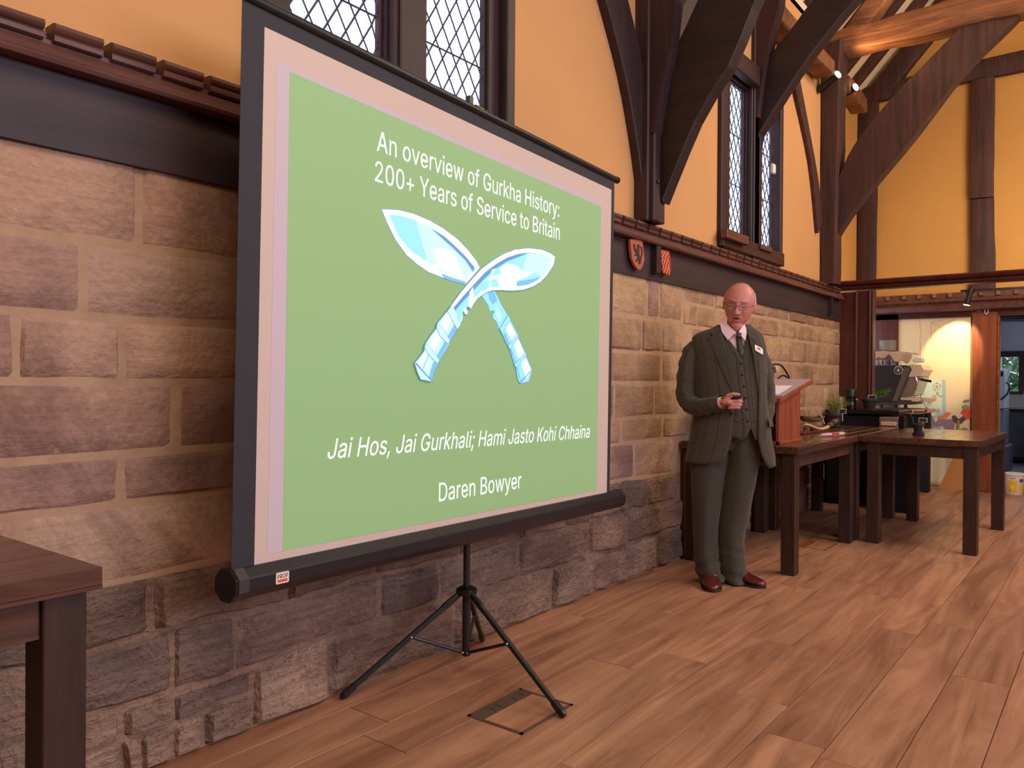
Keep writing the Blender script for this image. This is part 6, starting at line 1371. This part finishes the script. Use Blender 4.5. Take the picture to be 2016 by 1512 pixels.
# trousers
def leg(rows__, name, ph):
    R_ = []; seg = 36
    pys_ = []
    for a, b_ in zip(rows__[:-1], rows__[1:]):
        for q in range(4): t = q/4; pys_.append(tuple(x+(y-x)*t for x, y in zip(a, b_)))
    pys_.append(rows__[-1])
    for (py, l, r, hd, b) in pys_:
        c = PP((l+r)/2, py, b); hw = (PP(r, py, b)-PP(l, py, b)).length/2; ring = []
        low = max(0, (py-1040)/100)
        for i in range(seg):
            th = 2*PI*i/seg; u, v = sup(th, 2.1)
            n_ = .006*noise.noise(Vector((th*.9, py*.02, ph)))+low*.012*noise.noise(Vector((math.cos(th)*.8+py*.055, math.sin(th)*.8, ph+4)))+low*.007*math.sin(py*.26+math.cos(th-ph)*2.2)
            crease = .007*max(0, math.cos(th-math.radians(88)))**24
            k = 1+n_/hw; ring.append(c+PR*(u*hw*k)+PT*(v*(hd*k+crease)))
        R_.append(ring)
    o = MB().loft(R_, True, False).build(name, 'tweed_plain', man, smooth=2)
    return o
trl = leg([(838, 1372, 1446, .10, .0), (880, 1364, 1440, .11, .0), (913, 1358, 1433, .105, .0), (960, 1361, 1425, .095, .005), (1006, 1363.5, 1416.5, .088, .01), (1066, 1364, 1413, .08, .01), (1100, 1366, 1415.5, .078, .015), (1122, 1370, 1420, .08, .02), (1141, 1375, 1425, .085, .03)], 'trouser_leg', 0)
trr_ = leg([(838, 1428, 1500, .10, -.01), (880, 1428, 1498, .11, -.01), (913, 1428, 1495, .105, -.01), (960, 1424, 1486, .095, -.01), (1006, 1419, 1477, .088, -.015), (1040, 1415, 1468, .082, -.02), (1066, 1413, 1466.5, .08, -.025), (1092, 1414, 1467, .08, -.03), (1124, 1418, 1471, .082, -.03), (1144, 1422, 1474, .09, -.03)], 'trouser_leg', 3)
rows_ = [[ell(py, 2*PI*i/48, .024+(py-815)*.0007) for i in range(49)] for py in range(815, 888, 8)]
grid_obj('trouser_waist', rows_, 'tweed_plain', .003)
# shoes
def shoe(toe, heel, w=.050):
    toe = Vector((toe.x, toe.y, 0)); heel = Vector((heel.x, heel.y, 0)); ax = (toe-heel).normalized(); sd = Vector((-ax.y, ax.x, 0)); L__ = (toe-heel).length
    prof = [(0, .55, .050), (.04, .72, .066), (.12, .80, .074), (.28, .80, .078), (.40, .86, .070), (.52, .96, .058), (.66, 1.02, .046), (.80, .95, .038), (.91, .74, .032), (.97, .48, .026), (1.0, .2, .018)]
    rings = []; soles = []
    for t, ww, h in prof:
        c = heel+ax*(L__*t); r = []
        for k in range(16):
            a = 2*PI*k/16; cx, cz = math.cos(a), math.sin(a); cx = math.copysign(abs(cx)**.8, cx)
            r.append(c+sd*(cx*w*ww*.94)+Vector((0, 0, .010+max(0, (cz+1)/2)*h)))
        rings.append(r); soles.append([c+sd*(-w*ww*1.02)+Vector((0, 0, .0)), c+sd*(w*ww*1.02)+Vector((0, 0, .0)), c+sd*(w*ww*1.02)+Vector((0, 0, .014)), c+sd*(-w*ww*1.02)+Vector((0, 0, .014))])
    s_ = MB().loft(rings).build('shoe', 'shoe', man, smooth=2)
    MB().loft(soles).build('sole', 'sole', s_, bevel=.003)
    c = heel+ax*(L__*.52); MB().tube([c+sd*(w*.85)+Vector((0, 0, .03)), c+sd*(w*.5)+Vector((0, 0, .062)), c+Vector((0, 0, .072)), c-sd*(w*.5)+Vector((0, 0, .062)), c-sd*(w*.85)+Vector((0, 0, .03))], .005, 8).build('saddle_strap', 'shoe', s_, smooth=True)
t1_ = oz(1404, 1167, 0); vd = Vector((-PT.x, -PT.y, 0)); shoe(t1_, t1_+vd*.285-PR*.03, .056)
t2_ = oz(1506, 1159, 0); h2_ = oz(1436, 1141, 0); h2_ = t2_+(h2_-t2_).normalized()*.285; shoe(t2_, h2_, .052)

# body: one continuous skin surface (head, ears, neck, trunk, arms, hands with five fingers, legs)
HC = PP(1456, 596, .045)
yaw_, pit_, rol_ = math.radians(-8), math.radians(13), math.radians(8)
hf = (PT*math.cos(yaw_)+PR*math.sin(yaw_)).normalized()            # where the face points
hf = (hf*math.cos(pit_)-Vector((0, 0, 1))*math.sin(pit_)).normalized()
hr = Vector((0, 0, 1)).cross(-hf).normalized()
if hr.dot(PR) < 0: hr = -hr
hu = hr.cross(hf).normalized()
if hu.z < 0: hu = -hu
hr2 = hr*math.cos(rol_)-hu*math.sin(rol_); hu2 = hu*math.cos(rol_)+hr*math.sin(rol_); hr, hu = hr2, hu2
def HP(x_, y_, z_): return HC+hr*x_+hf*y_+hu*z_
def G(x_, z_, cx, cz, sx_, sz_): return math.exp(-((x_-cx)/sx_)**2-((z_-cz)/sz_)**2)
def sst(a, b_, t): t = min(1, max(0, (t-a)/(b_-a))); return t*t*(3-2*t)
def head_pt(dx, dy, dz, k=1.0, feat=True):
    z_ = dz*(.112 if dz > 0 else .146)
    jaw = 1-.15*sst(-.02, -.135, z_)*(1 if dy > -.2 else .8)
    x_ = dx*.085*jaw*(1+.05*math.exp(-((z_-.05)/.05)**2))
    y_ = dy*(.094 if dy > 0 else .104)
    if dz < 0: y_ += .004*(-dz)
    if dy < 0: y_ *= 1-.30*sst(-.2, -1, dz)
    y_ -= .012*sst(.2, 1, dz)*max(0, dy)
    if feat and dy > 0:
        ax_ = abs(x_); s_ = sst(.05, .45, dy); f = 0
        f += (.007+.022*sst(.012, -.046, z_))*math.exp(-(x_/(.0085+.008*sst(0, -.045, z_)))**2)*sst(-.062, -.050, z_)*sst(.03, .005, z_)
        f += .009*G(ax_, z_, .0145, -.048, .008, .008)
        f -= .013*G(ax_, z_, .031, -.002, .016, .012); f += .009*G(ax_, z_, .032, -.004, .013, .0085)
        f += .006*G(ax_, z_, .030, .021, .022, .007)
        f -= .004*G(ax_, z_, .034, -.022, .014, .006)          # bags under the eyes
        f += .006*G(ax_, z_, .044, -.036, .018, .018)
        f -= .005*G(ax_, z_, .028+.010*sst(-.045, -.09, z_), -.066, .006, .024)    # folds beside the mouth
        f += .005*G(x_, z_, 0, -.070, .026, .006); f += .007*G(x_, z_, 0, -.094, .020, .006)
        f -= .012*G(x_, z_, 0, -.0815, .018, .0042)
        f -= .004*G(x_, z_, 0, -.105, .022, .006); f += .011*G(x_, z_, 0, -.126, .022, .013)
        f += .004*G(ax_, z_, .045, -.090, .014, .022)
        y_ += f*s_
    return HP(x_*k, y_*k, z_*k)
def sphere_grid(nu, nv, fn):
    m = MB(); V = []
    for j in range(nv+1):
        ph = PI*j/nv
        for i in range(nu): th = 2*PI*i/nu; V.append(fn(math.sin(ph)*math.cos(th), math.sin(ph)*math.sin(th), math.cos(ph)))
    F = [(j*nu+i, j*nu+(i+1) % nu, (j+1)*nu+(i+1) % nu, (j+1)*nu+i) for j in range(nv) for i in range(nu)]
    m.add(V, F); return m
body = sphere_grid(120, 100, head_pt)
for sg in (-1, 1):   # ears
    ec = (sg*.086, -.012, -.018)
    def ear(dx, dy, dz, ec=ec, sg=sg):
        rim = 1-.35*math.exp(-((dz-.1)**2+(dy)**2)/.25)*(1 if dx*sg > 0 else 0)
        return HP(ec[0]+dx*.011*rim+sg*.004*(-dy), ec[1]+dy*.019*(1-.25*sst(0, -1, dz)), ec[2]+dz*.034)
    q = sphere_grid(20, 16, ear); body.add(q.v, q.f)
body.tube([HP(0, -.03, -.06), PP(1452, 640, -.01), PP(1446, 662, -.02), PP(1442, 690, -.02)], [.060, .063, .066, .07], 24)
body.tube([HP(0, .045, -.112), PP(1452, 646, .045)], [.030, .036], 18)     # soft chin fold
tr_rows = [[ell(py, 2*PI*i/32, .034) for i in range(32)] for py in (656, 668, 690, 720, 770, 815, 835)]
body.loft(tr_rows)
body.tube([PP(1385, 680, -.01), PP(1358, 700, 0), PP(1352, 735, .01), PP(1350, 768, .025), PP(1357, 792, .065)], [.045, .05, .046, .044, .044], 18)
body.tube([PP(1357, 792, .065), PP(1376, 800, .125), PP(1400, 797, .185), PP(1423, 793, .225)], [.044, .040, .032, .029], 18, True, .85)
body.tube([PP(1486, 690, -.01), PP(1502, 722, -.015), PP(1508, 755, -.03), PP(1510, 786, -.045), PP(1508, 812, -.01), PP(1500, 838, .04), PP(1496, 856, .06)], [.04, .04, .038, .038, .036, .029, .03], 16)
for (a, b_) in (((1402, 1398, 1390, 1392, 1398), .01), ((1462, 1448, 1441, 1442, 1446), -.02)):
    body.tube([PP(a[0], 860, b_), PP(a[1], 930, b_), PP(a[2], 1000, b_), PP(a[3], 1080, b_), PP(a[4], 1148, b_)], [.075, .07, .05, .045, .038], 18)
# right hand, closed round the remote
WR = PP(1422, 792.5, .228)
body.tube([PP(1421, 792.5, .225), PP(1428, 792, .236), PP(1436, 791.5, .242), PP(1441, 791.5, .243)], [.027, .033, .035, .028], 18, True, .55)
for k, (py, ln_) in enumerate(((783.5, 1.0), (790, 1.06), (796.5, 1.0), (802, .84))):
    b0_ = .248-.002*k
    pts = [PP(1434, py+1.5, b0_-.008), PP(1440, py+.5, b0_+.002), PP(1440+13*ln_, py, b0_+.004), PP(1440+19*ln_, py+.6, b0_-.022), PP(1440+13*ln_, py+1.2, b0_-.042)]
    body.tube(pts, [.009, .0092, .0090, .0084, .0072], 12)
body.tube([PP(1427, 786, .240), PP(1434, 778, .252), PP(1443, 775.5, .258), PP(1453, 776.5, .256), PP(1457, 777.5, .254)], [.011, .0105, .0098, .0088, .006], 12)
def remeshed(mb, name, voxel, mt, parent):
    off = parent.location
    me = D.meshes.new('raw'); me.from_pydata([p-off for p in mb.v], [], mb.f)
    bm = bmesh.new(); bm.from_mesh(me); bmesh.ops.recalc_face_normals(bm, faces=bm.faces); bm.to_mesh(me); bm.free()
    o = D.objects.new('raw', me); C.objects.link(o)
    md = o.modifiers.new('r', 'REMESH'); md.mode = 'VOXEL'; md.voxel_size = voxel; md.adaptivity = 0
    m2 = o.modifiers.new('s', 'SMOOTH'); m2.factor = .5; m2.iterations = 2
    dg = bpy.context.evaluated_depsgraph_get(); dg.update()
    new = D.meshes.new_from_object(o.evaluated_get(dg)); D.objects.remove(o)
    new.materials.clear(); new.materials.append(M[mt]); new.polygons.foreach_set('use_smooth', [True]*len(new.polygons))
    ob = D.objects.new(name, new); C.objects.link(ob); ob.parent = parent; return ob
bod = remeshed(body, 'body', .0032, 'skin', man)
me = bod.data; me.materials.append(M['lips']); me.materials.append(M['mouth_dark'])
for p in me.polygons:
    c = p.center+PO-HC; x_, y_, z_ = c.dot(hr), c.dot(hf), c.dot(hu)
    if y_ > .05 and abs(x_) < .03 and -.105 < z_ < -.06:
        e = (x_/.017)**2+((z_+.0812)/.0040)**2
        lip = (x_/.024)**2+((z_+.083)/.0110)**2
        if e < 1: p.material_index = 2
        elif lip < 1: p.material_index = 1
# hair: grey sides and back, thin on the crown
hm = sphere_grid(90, 70, lambda a, b_, c: head_pt(a, b_, c, 1.022, False)); keep = []
vv = []
for j in range(71):
    ph = PI*j/70
    for i in range(90): th = 2*PI*i/90; vv.append((math.sin(ph)*math.cos(th), math.sin(ph)*math.sin(th), math.cos(ph)))
for f in hm.f:
    a = sum((Vector(vv[i]) for i in f), Vector())/4
    edge = .05*noise.noise(a*9)
    if (a.y < -.12+edge and a.z > -.30) or (abs(a.x) > .80 and a.y < .26+edge and -.10 < a.z < .62) or (a.z > .90 and a.y < .0+edge): keep.append(f)
hm.f = keep
for i, v in enumerate(hm.v): hm.v[i] = v+(v-HC).normalized()*.0025*noise.noise(v*60)
hair = hm.build('hair', 'hair', man, smooth=2); md = hair.modifiers.new('t', 'SOLIDIFY'); md.thickness = .0025
# eyelids line, brows, spectacles
fe = MB()
def face(x_, z_, k=.002):
    # point on the face surface at head coordinates x, z
    best = None; lo, hi = 0.0, 1.0
    dz = z_/(.112 if z_ > 0 else .146); jaw = 1-.15*sst(-.02, -.135, z_); dx = x_/(.085*jaw); dy = math.sqrt(max(0, 1-dx*dx-dz*dz)); return head_pt(dx, dy, dz)+hf*k
for sg in (-1, 1):
    MB().tube([face(sg*(.021+.0045*q), -.0085-.0022*math.sin(PI*q/5), .0006) for q in range(6)], .0011, 5).build('eyelashes', 'shield_dk', bod)
    MB().tube([face(sg*(.017+.006*q), .0175+.004*math.sin(PI*q/5), .0005) for q in range(6)], [.0012, .002, .0022, .002, .0016, .001], 6).build('eyebrow', 'hair', bod)
sp_ = MB(); M['wire'] = mat('thin_bronze_wire', rgb(110, 70, 66), .3, .8)
lens = MB()
for sg in (-1, 1):
    ring = []
    for k in range(25):
        w = 2*PI*k/24; ring.append(HP(sg*.033+.0255*math.cos(w)*(1-.08*math.sin(w)), .106-.012*(abs(sg*.033+.0255*math.cos(w))/.06)**2, -.010+.0165*math.sin(w)))
    sp_.tube(ring, .0011, 6, False)
    lens.prism(ring[:-1], hf*.001)
    sp_.tube([HP(sg*.058, .098, -.004), HP(sg*.075, .07, -.002), HP(sg*.087, .0, -.002)], .0015, 6)
sp_.tube([HP(-.0085, .106, -.006), HP(0, .110, -.003), HP(.0085, .106, -.006)], .0012, 6)
g_ = sp_.build('spectacles', 'wire', man, smooth=True); lens.build('lens', 'glass', g_)
# remote
rem = empty('presenter_remote', PP(1450, 785, .22), 'small black presenter remote held in the speaker\'s hand', 'remote control')
MB().tube([PP(1436, 787, .246), PP(1444, 783.5, .256), PP(1456, 782.5, .262), PP(1460, 782.5, .262)], [.008, .011, .012, .009], 12, True, .7).build('body', 'black_gloss', rem, smooth=True)
MB().lathe(PP(1452, 781.5, .268), [(.004, 0), (.004, .003)], 10, PT).build('button', 'charcoal', rem)
